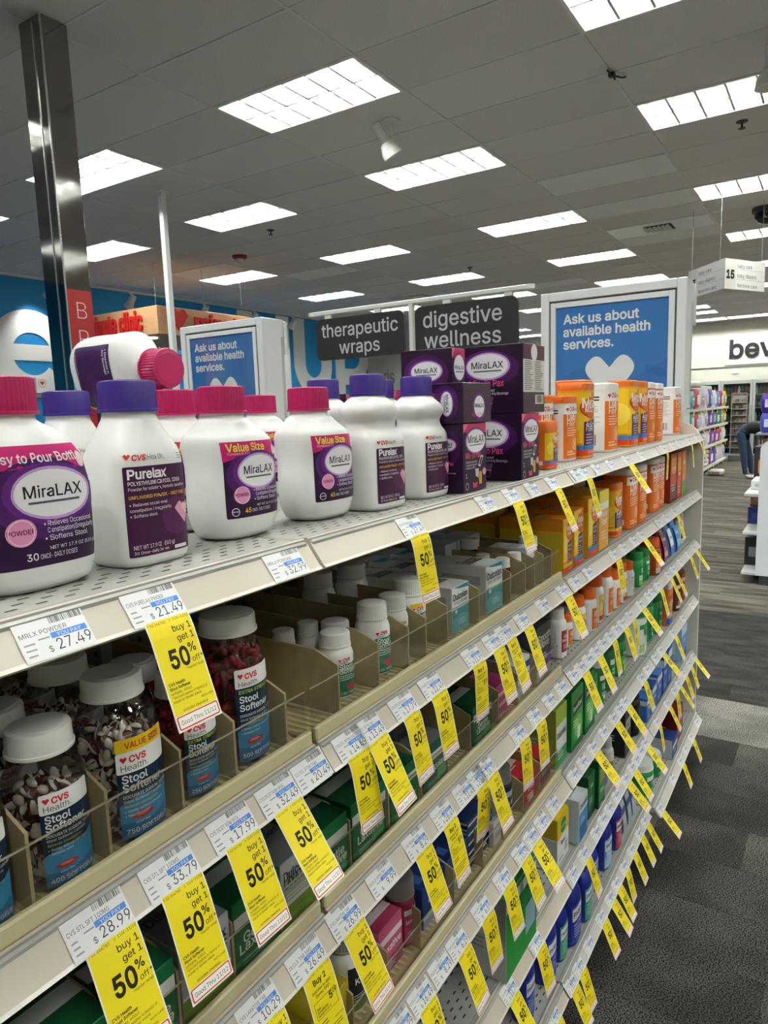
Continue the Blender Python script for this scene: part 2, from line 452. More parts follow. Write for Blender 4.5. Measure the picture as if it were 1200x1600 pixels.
# --- floor: carpet planks laid across the aisle
PX, PY = 0.25, 1.0
floor = MB().box(X_NEAR, Y_RIGHT, -.06, X_FAR + .2, Y_LEFT + .2, -.012, mat('3a3835', .9)).build('floor'); struct(floor)
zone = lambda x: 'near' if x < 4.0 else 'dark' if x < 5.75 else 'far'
pl_me = {}
for z, ms in CARP.items():
    for k, m in enumerate(ms): pl_me[z, k] = MB().box(-PX / 2 + .0006, -PY / 2 + .0006, -.012, PX / 2 - .0006, PY / 2 - .0006, 0, m).mesh('carpet_plank', 0)
pl = []
for i in range(int((X_NEAR) // PX), int(X_FAR // PX) + 1):
    off = (i * 0.37) % 1.0
    for j in range(int(Y_RIGHT) - 1, int(Y_LEFT) + 2):
        x, y = (i + .5) * PX, j + off
        if y - PY / 2 < Y_RIGHT - .6 or y + PY / 2 > Y_LEFT + .7: continue
        vis = any(in_view(x + a * PX / 2, y + c * PY / 2, 0, 10) for a in (-1, 1) for c in (-1, -.5, 0, .5, 1))
        if vis and x < 3.3 and y - PY / 2 > .55: vis = False
        if vis and y - .35 * x > 1.2: vis = False
        pl.append(((x * x + y * y) if vis else 1e6 + x, x, y, i, j))
pl.sort(); rest = {}
for n, (d, x, y, i, j) in enumerate(pl):
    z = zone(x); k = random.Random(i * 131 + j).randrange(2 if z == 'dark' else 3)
    if z == 'near' and x > 3.45: k = 3  # pool of light near the shelf end, put into the plank colour
    if n < 290 and d < 1e6:
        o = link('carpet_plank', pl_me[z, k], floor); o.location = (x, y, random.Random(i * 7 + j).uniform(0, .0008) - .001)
    else:
        rest.setdefault(0, MB()).box(x - PX / 2, y - PY / 2, -.012, x + PX / 2, y + PY / 2, -.001, CARP[z][k])
for r_ in rest.values():
    o = r_.build('far_carpet_planks', floor, 0); o['kind'] = 'stuff'
# --- walls
struct(MB().box(X_FAR, Y_RIGHT, 0, X_FAR + .2, Y_LEFT + .2, HC + .1, CREAM).build('wall_far'))
struct(MB().box(X_NEAR - .2, Y_LEFT, 0, X_FAR, Y_LEFT + .2, HC + .1, BLUEW).build('wall_left'))
struct(MB().box(X_NEAR - .2, Y_RIGHT, 0, X_NEAR, Y_LEFT, HC + .1, CREAM).build('wall_near'))
struct(MB().box(X_NEAR, Y_RIGHT - .2, 0, X_FAR, Y_RIGHT, HC + .1, CREAM).build('wall_right'))
struct(MB().box(15.4, 8.3, 0, 15.6, Y_LEFT, HC, CREAM).build('wall_cards'))
struct(MB().box(X_FAR - .03, Y_RIGHT, 2.52, X_FAR, Y_LEFT, 2.56, mat('d8d5c6', .6), .004).build('trim_1'))
# --- huge white letters standing proud of the blue wall
LW = mat('f3f4f4', .5)
def wall_letter(name, label, build):
    b = MB(); build(b); o = b.build(name, None, 30); tag(o, label, 'letter', 'giant wall letters')
YF, YB = Y_LEFT - .02, Y_LEFT
def arc(b, cx, cz, r1, r0, a0, a1, n=40):
    for k in range(n):
        t, u = math.radians(a0 + (a1 - a0) * k / n), math.radians(a0 + (a1 - a0) * (k + 1) / n)
        b.prism([(cx + r1 * math.cos(t), cz + r1 * math.sin(t)), (cx + r1 * math.cos(u), cz + r1 * math.sin(u)), (cx + r0 * math.cos(u), cz + r0 * math.sin(u)), (cx + r0 * math.cos(t), cz + r0 * math.sin(t))], 'y', YF, YB, LW)
def let_e(b):
    arc(b, 6.23, 2.66, .66, .32, 0, 322); b.prism([(5.9, 2.56), (6.885, 2.56), (6.885, 2.80), (5.9, 2.80)], 'y', YF - .002, YB, LW)
wall_letter('wall_letter', 'giant white letter e on the blue wall beside the chrome column', let_e)
wall_letter('wall_letter', 'white letter stem on the blue wall above the clinic fascia', lambda b: b.box(10.68, YF, .9, 11.12, YB, HC - .02, LW))
wall_letter('wall_letter', 'white letter stem on the blue wall, just before the giant U', lambda b: b.box(11.86, YF, .9, 12.28, YB, HC - .02, LW))
def let_u(b):
    b.box(12.42, YF, 2.75, 12.82, YB, HC - .02, LW); b.box(13.42, YF, 2.75, 13.82, YB, HC - .02, LW); arc(b, 13.12, 2.75, .7, .3, 180, 360)
wall_letter('wall_letter', 'giant white letter U on the blue wall', let_u)
def let_p(b):
    b.box(13.98, YF, 1.9, 14.36, YB, HC - .02, LW); b.box(14.36, YF, HC - .42, 14.7, YB, HC - .02, LW); b.box(14.36, YF, 2.3, 14.7, YB, 2.7, LW)
    cz = (2.3 + HC - .02) / 2; R = (HC - .02 - 2.3) / 2
    for k in range(24):
        t, u = math.radians(-90 + 180 * k / 24), math.radians(-90 + 180 * (k + 1) / 24)
        b.prism([(14.7 + .72 * math.cos(t), cz + R * math.sin(t)), (14.7 + .72 * math.cos(u), cz + R * math.sin(u)), (14.7 + .34 * math.cos(u), cz + (R - .4) * math.sin(u)), (14.7 + .34 * math.cos(t), cz + (R - .4) * math.sin(t))], 'y', YF, YB, LW)
wall_letter('wall_letter', 'giant white letter P on the blue wall at the room corner', let_p)
# --- raised words on the walls
def raised(name, label, word, loc, size, h, depth, axis, bold=.01, cat='sign', sx=1.0, group=None, parent=None):
    vs, fs, w_ = glyphs(word, bold, 0.5, 3)
    b = MB(); O = Vector(loc)
    for_ = {'-x': (Vector((0, -1, 0)), Vector((-1, 0, 0))), '-y': (Vector((1, 0, 0)), Vector((0, -1, 0)))}[axis]
    b.add([tuple(O + for_[0] * v[0] * size * sx + Vector((0, 0, v[1] * size)) + for_[1] * ((v[2] + .5) * depth)) for v in vs], fs, mat(h, .4))
    o = b.build(name, parent, 0)
    if not parent: tag(o, label, cat, group)
    return o
bp = root('department_sign', 'white wall panel lettered beverages in black above the coolers', 'sign', (X_FAR - .001, 0, 0))
MB().box(-.05, -.9, 2.56, 0, 2.72, 3.40, mat('f4f2ea', .5), .01).build('backing_panel', bp)
raised('lettering', '', 'beverages', (-.05, 2.60, 2.76), .66, '1a1a1a', .03, '-x', .03, parent=bp)
raised('wall_word', 'grey raised word cards on the cream return wall', 'cards', (15.399, 10.36, 2.31), .50, '8b8a84', .03, '-x', .012, sx=.62)
o = MB().box(6.16, Y_LEFT - .14, 2.06, 6.36, Y_LEFT - .021, 2.30, mat('f0f0ef', .4), .01)
Print().poly(heart(.10, .15, .07), 'd02a34', 2).ring(.10, .15, .06, .005, 'd02a34', 1).into(o, plane_map((6.16, Y_LEFT - .14, 2.06), (1, 0, 0), (0, 0, 1)))
tag(o.build('wall_box'), 'small white wall box with a red heart, under the giant letter e', 'dispenser')
# --- walk-in clinic fascia hung from the ceiling, with raised red letters
cl = root('clinic_fascia', 'timber corner fascia with raised red clinic lettering, hung on wires', 'sign', (6.67, 8.0, 0))
MB().box(0, .0, 2.79, .06, 1.7, 3.18, WOOD, .004).build('end_board', cl)
MB().box(.06, 0, 2.79, 1.88, .06, 3.18, WOOD, .004).build('front_board', cl)
MB().box(.06, .06, 2.80, 1.88, 1.7, 2.83, mat('c9a27c', .6)).build('soffit', cl)
raised('lettering', '', 'minute clinic', (-.001, 1.54, 2.875), .35, 'c8201c', .03, '-x', .03, parent=cl, sx=.60)
raised('lettering', '', 'minute', (.66, -.001, 2.875), .35, 'c8201c', .03, '-y', .03, parent=cl, sx=1.0)
b = MB(); b.loft([[(x + .36, -.03, z + 3.0) for x, z in heart(0, 0, .34)], [(x + .36, 0, z + 3.0) for x, z in heart(0, 0, .34)]], mat('c8201c', .4)); b.build('heart_emblem', cl)
for x, y in ((.03, .05), (.03, 1.5), (.9, .03), (1.7, .03)):
    MB().tube([(x, y, 3.17), (x, y, HC)], .004, STEEL, 6).build('hanging_wire', cl)
for k in range(4):
    o = MB().box(.10 + k * .02, .12, 2.60 - k * .09, 1.8, .15, 2.63 - k * .09, mat('8a5c3c', .6)).build('slat', cl)
MB().lathe([(.07, 0), (.07, .012), (.05, .02)], emit('downlight_glow', 'fff4e0', 12), 20, (.3, .5, 2.785)).build('downlight', cl)
# --- chrome column, with a banner's reflection painted on as a lettered red panel
co = root('mirror_column', 'square mirror-chrome column running up to the ceiling', 'column', (2.52, 3.775, 0))
MB().box(-.082, -.1, 0, .08, .1, HC, CHROME, .004).build('cladding', co)
MB().box(-.086, -.03, .0, -.081, -.022, HC, mat('e6e4e2', .2, .9)).build('cover_strip', co)
MB().box(-.086, -.104, 0, -.078, -.096, HC, mat('e6e4e2', .2, .9)).build('corner_strip', co)
bn = MB().box(-.076, -.106, 1.2, 0.076, -.1005, 2.36, mat('a02428', .25))
P = Print()
for k, ch in enumerate('BRI'): P.text(ch, .08, 1.0 - k * .155, .13, 'e9c9c4', 1, 'c', -.02)
P.into(bn, plane_map((-.076, -.106, 1.2), (1, 0, 0), (0, 0, 1)))
o = bn.build('red_banner'); o.location = (2.52, 3.775, 0); tag(o, 'red banner with pale letters wrapped on the chrome column', 'banner')
# --- thin white pole
po = root('utility_pole', 'slim white square pole rising to the ceiling', 'pole', (4.81, 5.57, 0))
MB().box(-.028, -.028, 0, .028, .028, HC, mat('dfe2e4', .35), .004).build('shaft', po)
MB().box(-.05, -.05, HC - .012, .05, .05, HC - .004, mat('d8d8d6', .4), .002).build('ceiling_plate', po)
# --- small ceiling fittings
def ceil_thing(name, label, cat, x, y, prof, h, rough=.4, n=20, group=None):
    return tag(MB().lathe(prof, mat(h, rough), n, (x, y, HC)).build(name), label, cat, group)
def sprinkler(x, y, label):
    r = root('sprinkler_head', label, 'sprinkler', (x, y, HC), 0, 'sprinklers')
    MB().lathe([(.045, -.001), (.045, -.006), (.02, -.014)], mat('3a3532', .5), 16).build('escutcheon', r)
    MB().lathe([(.008, -.01), (.008, -.05), (.028, -.052), (.028, -.056)], mat('2c2a28', .4, .6), 12).build('deflector', r)
sprinkler(6.55, 5.74, 'dark sprinkler head on the ceiling by the red strobe')
sprinkler(6.49, .74, 'dark sprinkler head on the ceiling below the spot lamp over the aisle')
sprinkler(10.2, 4.9, 'dark sprinkler head on the far ceiling above the black wraps sign')
r = root('fire_strobe', 'red ceiling fire strobe with a clear lens', 'alarm', (7.28, 6.96, HC))
MB().lathe([(.10, -.001), (.10, -.03), (.075, -.045)], mat('8a2420', .4), 24).build('housing', r)
MB().lathe([(.05, -.045), (.045, -.09), (.02, -.1)], mat('e8e4e0', .15), 16).build('lens', r)
r = root('ceiling_speaker', 'round white ceiling speaker above the clinic', 'speaker', (5.36, 6.92, HC))
MB().lathe([(.17, -.001), (.17, -.006), (.14, -.012)], mat('d8d2cd', .5), 32).build('rim', r)
MB().lathe([(.135, -.009), (.06, -.007)], mat('c0bab6', .7), 32).build('grille', r)
r = root('dome_camera', 'black dome camera on the ceiling over the aisle', 'camera', (9.47, .78, HC))
MB().lathe([(.16, -.001), (.16, -.05), (.14, -.06)], mat('1c1a18', .5), 24).build('base', r)
MB().lathe([(.14, -.06), (.13, -.11), (.09, -.16), (.03, -.18)], mat('0c0b0a', .08), 24).build('dome', r)
r = root('ceiling_clip', 'small black clip on a ceiling grid bar', 'clip', (5.02, 1.36, HC))
MB().box(-.02, -.02, -.03, .02, .02, -.004, mat('141414', .5), .003).build('body', r)
MB().tube([(-.07, .01, -.012), (0, 0, -.02), (.05, -.05, -.03), (.08, -.07, -.02)], .006, mat('141414', .5)).tube([(0, 0, -.01), (.01, -.02, -.05)], .006, mat('141414', .5)).build('arm', r)
def spot(x, y, lean, label, drop=.13, n=24, k=1.0):
    r = root('spot_lamp', label, 'spotlight', (x, y, HC), 0, 'ceiling spotlights')
    m = mat('e2e0dc', .35)
    MB().lathe([(.07, -.001), (.07, -.012), (.03, -.02)], m, n).build('canopy', r)
    MB().tube([(0, 0, -.015), (0, 0, -drop)], .007, m).box(-.012, -.012, -drop - .02, .012, .012, -drop + .01, m).build('stem', r)
    M_ = Matrix.Translation((-.02, .045, -drop - .02)) @ Matrix.Rotation(lean, 4, Vector((.54, .83, 0))) @ Matrix.Scale(k, 4)
    b = MB().lathe([(.02, .15), (.034, .145), (.036, .0), (.05, -.01), (.075, -.07), (.078, -.105), (.07, -.11)], m, n); b.xf(M_); b.build('lamp_can', r)
    b = MB().lathe([(.068, -.107), (.05, -.112)], mat('d9d4c6', .15), n); b.xf(M_); b.build('lens', r)
    MB().tube([(-.055, .02, -.06), (-.05, .02, -.02), (-.01, 0, -.012)], .004, m, 6).build('cable', r)
spot(4.78, 2.93, -.62, 'white spot lamp on a stem between the ceiling lights')
spot(5.26, .41, .05, 'white spot lamp with a looped cable over the aisle')
tr = root('track_rail', 'white track rail along the ceiling by the blue wall', 'track rail', (0, 9.85, HC - .09))
MB().box(4.2, -.015, -.012, 12.6, .015, .012, mat('cfccc8', .4)).build('rail', tr)
for x in (4.4, 7.0, 9.6, 12.2): MB().tube([(x, 0, .01), (x, 0, .09)], .006, mat('cfccc8', .4), 6).build('hanger', tr)
for k, x in enumerate((6.3, 7.7, 9.3, 10.6, 11.8)):
    r = root('track_lamp', 'white track lamp, %s along the rail by the blue wall' % ORD[k + 1], 'spotlight', (x, 9.85, HC - .1), 0, 'track lamps')
    m = mat('e6e4e0', .35)
    MB().box(-.03, -.02, -.02, .03, .02, -.002, m).tube([(0, 0, -.02), (0, 0, -.1)], .008, m).build('mount', r)
    M_ = Matrix.Translation((0, 0, -.14)) @ Matrix.Rotation(.75, 4, 'X')
    b = MB().lathe([(.03, .11), (.05, .1), (.055, -.02), (.085, -.1), (.085, -.12)], m, 20); b.xf(M_); b.build('lamp_can', r)
    b = MB().lathe([(.08, -.118), (.04, -.12)], emit('track_glow', 'fff6e6', 20), 16); b.xf(M_); b.build('lens', r)
    ld = bpy.data.lights.new('track_lamp_light', 'SPOT'); ld.energy = 26; ld.spot_size = 1.5; ld.spot_blend = .8; ld.shadow_soft_size = .05; ld.color = (1, .96, .9)
    lo = link('lamp_beam', ld, r); lo.location = (0, .1, -.25); lo.rotation_euler = (.75, 0, 0)
# ================================================================ THE LONG SHELF RUN (world: X along the aisle, Y into the shelf, Z up)
YG = 0.5073; L = 0.9144; XB = [0.6131 - L, 0.6131, 0.6131 + L, 0.6131 + 2 * L, 0.6131 + 3 * L]
ZS = [1.474, 1.222, 0.997, 0.738, 0.475, 0.175]
YBASE = [.528, .512, .508, .478]
YC = 0.905
BAY = ['first bay', 'second bay', 'third bay', 'last bay']
LEV = ['top shelf', 'second shelf', 'third shelf', 'fourth shelf', 'fifth shelf', 'bottom shelf']
def channel_profile():
    # outward-sloping price channel, seen from the end: (y, z) from the upper edge
    a, c = -.0213, -.0281
    return [(.004, .003), (0, .002), (a * .08, c * .06), (a, c), (a - .002, c - .002), (a + .001, c - .004), (a + .006, c - .001), (.003, -.004)]
def shelf_meshes(col, w):
    me = {}
    b = MB(); b.box(.004, 0, -.022, w - .004, YC - YG - .02, 0, SHELF, .002)
    b.box(.004, -.004, -.012, w - .004, .004, .0005, SHELF, .002)
    for y in (.006, .012): b.box(.004, y - .0012, 0, w - .004, y + .0012, .0012, mat('8a8b86', .35))
    me['shelf'] = b.mesh('shelf')
    b = MB(); b.prism(channel_profile(), 'x', .003, w - .003, col)
    a, c = -.0213, -.0281
    b.prism([(a * .06 - .0008, c * .06), (a * .03, c * .02 + .003), (a * .14, c * .14)], 'x', .003, w - .003, mat('8d8b86', .3))
    b.prism([(a * .96 - .0008, c * .96), (a - .0026, c - .0015), (a + .001, c - .0042), (a, c)], 'x', .003, w - .003, mat('dcd6cb', .3))  # lower lip in a paler tone, its edge highlight put into the colour
    me['price_channel'] = b.mesh('price_channel')
    b = MB(); n = int(w / .0254) - 1
    for r in range(10):
        y = .030 + r * .0135 + (.012 if r > 3 else 0) + (.08 if r > 5 else 0)
        for i in range(n):
            x = .02 + i * .0254 + (r % 2) * .0127
            b.add([(x, y - .0014, .0004), (x + .010, y - .0014, .0004), (x + .010, y + .0014, .0004), (x, y + .0014, .0004)], [(0, 1, 2, 3)], SLOT)
    me['slots'] = b.mesh('slot_rows', 0)
    b = MB()
    for z in range(22):
        for i in range(n):
            x, zz = .02 + i * .0254, .2 + z * .0625
            for s in (0, .02):
                b.add([(x - .003, YC - YG - .0156, zz + s - .004), (x + .003, YC - YG - .0156, zz + s - .004), (x + .003, YC - YG - .0156, zz + s + .004), (x - .003, YC - YG - .0156, zz + s + .004)], [(0, 1, 2, 3)], SLOT)
    me['holes'] = b.mesh('peg_holes', 0)
    return me
SME = {0: shelf_meshes(STRIP, L), 1: shelf_meshes(STRIPW, L)}
def bay(k):
    r = root('gondola_bay', '%s of the long shelf run, %s' % (BAY[k], ['nearest the camera with softgel jars', 'stocked with white bottles and boxed packs', 'stocked with orange fibre canisters', 'ending at the curved end panel'][k]), 'shelving', (XB[k], YG, 0), 0, 'bays of the long shelf run')
    me = SME[0 if k < 2 else 1]
    bp = MB().box(.0005, YC - YG - .015, .10, L - .0005, YC - YG + .015, ZS[0] - .02, PEG).build('back_panel', r)
    o = link('peg_holes', me['holes'], bp); o['kind'] = 'stuff'
    for x in (.0115, L - .0115): MB().box(x - .011, YC - YG - .02, 0, x + .011, YC - YG + .02, ZS[0] - .01, mat('8f8f8c', .4)).build('upright', r)
    for s in range(6):
        yo = (YBASE[k] - YG) if s == 5 else 0
        sh = link('shelf', me['shelf'], r); sh.location = (0, yo if yo < 0 else 0, ZS[s])
        if s == 5 and yo < 0: sh.scale = (1, 1.07, 1)
        c = link('price_channel', me['price_channel'], sh); c.location = (0, yo if yo > 0 else 0, 0)
        o = link('slot_rows', me['slots'], sh); o['kind'] = 'stuff'
        # rear half of the double-sided run
        if s in (0, 3, 5): MB().box(.004, YC - YG + .02, ZS[s] - .022, L - .004, 2 * (YC - YG) - .004, ZS[s], SHELF, .002).build('rear_shelf', r)
    yo = YBASE[k] - YG
    MB().box(.002, yo + .03, 0, L - .002, yo + .045, ZS[5] - .022, mat('6c6b68', .5)).build('kick_plate', r)
    for s in range(1, 5):
        for x in (.004, L - .010):
            b = MB(); b.prism([(.03, ZS[s] - .022), (YC - YG - .02, ZS[s] - .022), (YC - YG - .02, ZS[s] - .09), (.06, ZS[s] - .03)], 'x', x, x + .004, SHELF); b.build('bracket', r, 0)
    return r
bays = [bay(k) for k in range(4)]
# curved end panel closing the last bay
XE = XB[4]
ep = [( .0, 0.0), (2 * (YC - YG) + .02, 0.0), (2 * (YC - YG) + .02, 1.40)]
for k in range(9):
    t = PI / 2 * k / 8; ep.append((2 * (YC - YG) + .02 - .10 + .10 * math.cos(t), 1.40 + .125 * math.sin(t)))
for k in range(9):
    t = PI / 2 + PI / 2 * k / 8; ep.append((.10 + .10 * math.cos(t), 1.40 + .125 * math.sin(t)))
ep.append((0, 1.2))
epo = MB().prism([(y - .02, z) for y, z in ep], 'x', 0, .022, mat('e0dcd2', .4)).build('end_panel', bays[3]); epo.location = (L + .002, 0, 0)
# ---------------------------------------------------------------- tan product trays with clear fences
def tray(k, s, divs, label):
    x0, x1 = XB[k] + .004, XB[k] + L - .004; w = x1 - x0
    r = root('product_tray', label, 'tray', (x0, YG, ZS[s]), 0, 'tan display trays on the shelves')
    b = MB(); b.box(0, .003, .0015, w, .011, .020, TANLIP, .002); b.build('front_lip', r)
    b = MB(); b.box(0, .003, .0015, w, .36, .004, TAN)
    n = int(w / .012)
    for i in range(n): b.box(i * .012 + .003, .03, .004, i * .012 + .008, .34, .0055, TANLIP)
    b.build('tray_floor', r, 0)
    b = MB(); b.box(.001, .0115, .004, w - .001, .0130, .067, CLEAR); fo = b.build('clear_fence', r, 0)
    MB().box(.001, .0113, .0670, w - .001, .0132, .0682, mat('a59d84', .2)).build('fence_edge', fo, 0)
    me = MB().prism([(.022, .004), (.345, .004), (.345, .092), (.060, .088), (.022, .072)], 'x', -.0015, .0015, TAN).mesh('divider', 0)
    for d in divs:
        if x0 + .002 < d < x1 - .002:
            o = link('divider', me, r); o.location = (d - x0, 0, 0)
    return r
tray(0, 1, [.205, .270, .343, .427, .501, .585, .630], 'tan tray of softgel jars on the second shelf, with clear fence')
tray(1, 1, [.690, .785, .868, .922, .995, 1.118, 1.265, 1.345, 1.398, 1.450, 1.505], 'tan tray of white bottles on the second shelf, with clear fence')
tray(0, 2, [.02, .18, .330, .402, .478, .5565], 'tan tray of laxative cartons on the third shelf, first bay')
tray(1, 2, [.700, .798, .895, 1.075, 1.20, 1.30, 1.41], 'tan tray of boxed laxatives on the third shelf, second bay')
tray(0, 3, [.2, .4], 'tan tray on the fourth shelf of the first bay')
tray(1, 3, [.69, .78, .88, 1.0, 1.12, 1.22, 1.33, 1.43], 'tan tray of pink and navy packs on the fourth shelf')
# ---------------------------------------------------------------- price labels and yellow sale tags
LBLW, LBLH = .057, .036
SLD = Vector((0, -.0213, -.0281)).normalized()          # down the sloping channel
def label_design(name, price, seed):
    P = Print(); W, H = LBLW, LBLH
    P.rect(0, 0, W, H, 'e2e2e3', 0)
    P.barcode(W * .50, H * .74, W * .97, H * .97, '4a4a4c', 1, seed)
    P.text(name, W * .04, H * .56, .0052, '4c4c50', 1, maxw=W * .68)
    P.rect(W * .44, H * .40, W * .96, H * .535, '4f86d6', 1); P.text('YOU PAY', W * .70, H * .415, .0046, 'dfe8f6', 2, 'c')
    P.text(price, W * .97, H * .12, .0125, '3a3a44', 1, 'r', sx=.85); P.text('$', W * .97 - .0325, H * .12, .0065, '3a3a44', 1, 'r')
    P.bars(W * .05, H * .38, W * .16, 3, H * .13, '9a9a9c', 1, .3, seed); P.rect(W * .26, H * .44, W * .42, H * .47, '8a8a8c', 1)
    return P
LBL = {}
def label_mesh(name, price, seed):
    k = (name, price)
    if k not in LBL:
        b = MB(); o = Vector((-LBLW / 2, 0, 0)) + SLD * LBLH
        m = plane_map(o, (1, 0, 0), -SLD)
        f = lambda u, v, h: tuple(Vector(m(u, v, h)))
        b.add([m(0, 0, -.0004), m(LBLW, 0, -.0004), m(LBLW, LBLH, -.0004), m(0, LBLH, -.0004)], [(0, 3, 2, 1)], PAPER)
        label_design(name, price, seed).into(b, f, step=.00008, base=.0001)
        LBL[k] = b.mesh('price_label', 0)
    return LBL[k]
TW, TH = .0475, .096
def tag_design(kind):
    P = Print(); W, H = TW, TH; K = '1c1a10'
    P.rect(0, 0, W, H, 'f0eee6', 0); P.rect(.0012, .0012, W - .0012, H, YELLOW, 1)
    P.rect(.0012, .0012, W - .0012, .0135, 'f4f1ea', 2)
    P.poly(rrect(.0014, .0016, W - .0014, .0130, .0016), 'd23a34', 3); P.poly(rrect(.0026, .0027, W - .0026, .0119, .001), 'f4f1ea', 4)
    P.text('Good Thru 11/12', W / 2, .0052, .0052, '2a2a2a', 5, 'c', sx=.92, maxw=W * .86)
    P.text('F 02 264783', .002, H - .0040, .0030, K, 2); P.text('11/6-11/12', W - .002, H - .0034, .0030, K, 2, 'r'); P.text('S', W * .52, H - .0036, .0026, K, 2)
    if kind == 'h':
        P.text('buy 1', W * .93, H - .0135, .0078, K, 2, 'r', .008); P.text('get 1', W * .93, H - .0225, .0078, K, 2, 'r', .008)
        P.text('50', W * .70, H - .0440, .0215, K, 2, 'r', .040, sx=.80); P.text('%', W * .72, H - .0345, .0105, K, 2, 'l', .02, sx=.95)
        P.text('off*', W * .735, H - .0435, .0068, K, 2); P.text('regular retail', W * .96, H - .0480, .0032, K, 2, 'r')
        P.text('CVS Health', .0035, .0390, .0033, K, 2, bold=.03); P.text('Stool Softener', .0035, .0352, .0033, K, 2, bold=.03)
        for i, t in enumerate(('softgels, 400ct.', '*Discount applies to item(s) of', 'equal or lesser value')): P.text(t, .0035, .0315 - i * .0035, .0031, K, 2, maxw=W * .8)
        P.text('WITH CARD', W * .96, .0205, .0024, K, 2, 'r'); P.text('excludes clearance', W * .5, .0155, .0030, K, 2, 'c')
    else:
        P.text('Buy 2', W * .5, H - .0140, .0082, K, 2, 'c', .03); P.text('Dulcolax or ANY', W * .5, H - .0215, .0042, K, 2, 'c', .02); P.text('Zantac 360°', W * .5, H - .0265, .0042, K, 2, 'c', .02)
        P.frame(.006, H - .0500, W - .005, H - .0310, .0005, K, 2)
        P.text('5', W * .76, H - .0400, .0105, K, 2, 'r', .03); P.text('00', W * .77, H - .0368, .0062, K, 2, 'l', .02)
        for i, t in enumerate(('Get...', 'ExtraBucks', 'Rewards on 2')): P.text(t, .0085, H - .0400 - i * .0038, .0034, K, 2, bold=.02)
        P.bars(.0035, .0400, W * .4, 2, .0035, K, 2, .3, 5); P.text('WITH CARD', W * .96, .0330, .0026, K, 2, 'r'); P.bars(.0035, .0280, W * .86, 4, .0031, '3a3618', 2, .3, 6)
    return P
TAGM = {}
def tag_mesh(kind, ang):
    ang = max(0, min(42, 5 * round(ang / 5)))
    k = (kind, ang)
    if k not in TAGM:
        a0 = math.radians(37 + (ang - 37) * .3); a1 = math.radians(ang + (ang - 37) * .04)
        N = 24; pts = [(0.0, 0.0)]
        for i in range(N):
            t = (i + .5) / N; a = a0 + (a1 - a0) * min(1, t * 5)
            y, z = pts[-1]; pts.append((y - math.sin(a) * TH / N, z - math.cos(a) * TH / N))
        def f(u, v, h):
            s = max(0, min(N - 1e-6, (TH - v) / TH * N)); i = int(s); q = s - i
            y = pts[i][0] + (pts[i + 1][0] - pts[i][0]) * q; z = pts[i][1] + (pts[i + 1][1] - pts[i][1]) * q
            d = Vector((0, pts[i + 1][0] - pts[i][0], pts[i + 1][1] - pts[i][1])).normalized()
            n = Vector((0, d.z, -d.y)); n = n if n.y < 0 else -n
            return (u - TW / 2, y + n.y * h, z + n.z * h)
        b = MB(); Print().rect(0, 0, TW, TH, PAPER, 0).into(b, f, dv=TH / 12, step=0, base=-.0003)
        tag_design(kind).into(b, f, dv=TH / 12, step=.00007, base=.0001)
        TAGM[k] = b.mesh('sale_tag', 0)
    return TAGM[k]
TAGS = [(0,0.384,20,'h'),(0,0.826,9,'h'),(0,1.188,13,'h'),(0,1.408,26,'h'),(0,1.63,14,'h'),(0,2.031,36,'h'),(0,2.538,2,'h'),(0,3.021,7,'h'),(0,3.22,20,'h'),(1,0.302,24,'h'),(1,0.377,22,'h'),(1,0.456,23,'h'),(1,0.526,34,'h'),(1,0.662,12,'h'),(1,0.705,25,'h'),(1,0.791,13,'h'),(1,0.873,9,'h'),(1,1.015,6,'b'),(1,1.096,15,'h'),(1,1.153,18,'b'),(1,1.238,19,'h'),(1,1.481,23,'h'),(1,1.909,9,'h'),(1,2.231,34,'h'),(1,2.765,13,'h'),(2,0.477,20,'h'),(2,0.557,18,'b'),(2,0.635,26,'h'),(2,0.815,22,'h'),(2,0.9,14,'b'),(2,1.023,2,'h'),(2,1.062,20,'h'),(2,1.215,3,'h'),(2,1.305,5,'h'),(2,1.617,25,'h'),(2,1.741,24,'h'),(2,1.881,11,'h'),(2,2.011,20,'h'),(2,2.102,12,'h'),(2,2.233,34,'h'),(2,2.498,17,'h'),(2,2.675,23,'h'),(2,2.771,23,'h'),(2,3.087,22,'h'),(2,3.228,36,'h'),(3,0.754,20,'h'),(3,0.816,20,'h'),(3,0.941,22,'h'),(3,1.036,10,'h'),(3,1.131,13,'h'),(3,1.221,22,'h'),(3,1.282,35,'h'),(3,1.727,40,'h'),(3,1.928,36,'h'),(3,2.057,34,'h'),(3,2.273,20,'h'),(3,2.57,38,'h'),(3,2.795,22,'h'),(4,1.157,30,'h'),(4,1.306,13,'h'),(4,1.656,22,'h'),(4,2.083,40,'h'),(4,2.164,33,'h'),(4,2.351,38,'h'),(4,2.536,10,'h'),(4,2.719,24,'h'),(4,2.862,9,'h'),(4,2.945,33,'h'),(4,3.07,18,'h'),(4,3.2,22,'h'),(4,3.31,40,'h'),(5,1.44,20,'h'),(5,1.555,25,'h'),(5,1.62,21,'h'),(5,1.827,27,'h'),(5,1.921,36,'h'),(5,1.993,31,'h'),(5,2.085,16,'h'),(5,2.184,23,'h'),(5,2.289,26,'h'),(5,2.374,30,'h'),(5,2.478,40,'h'),(5,2.873,18,'h'),(5,3.114,20,'h')]
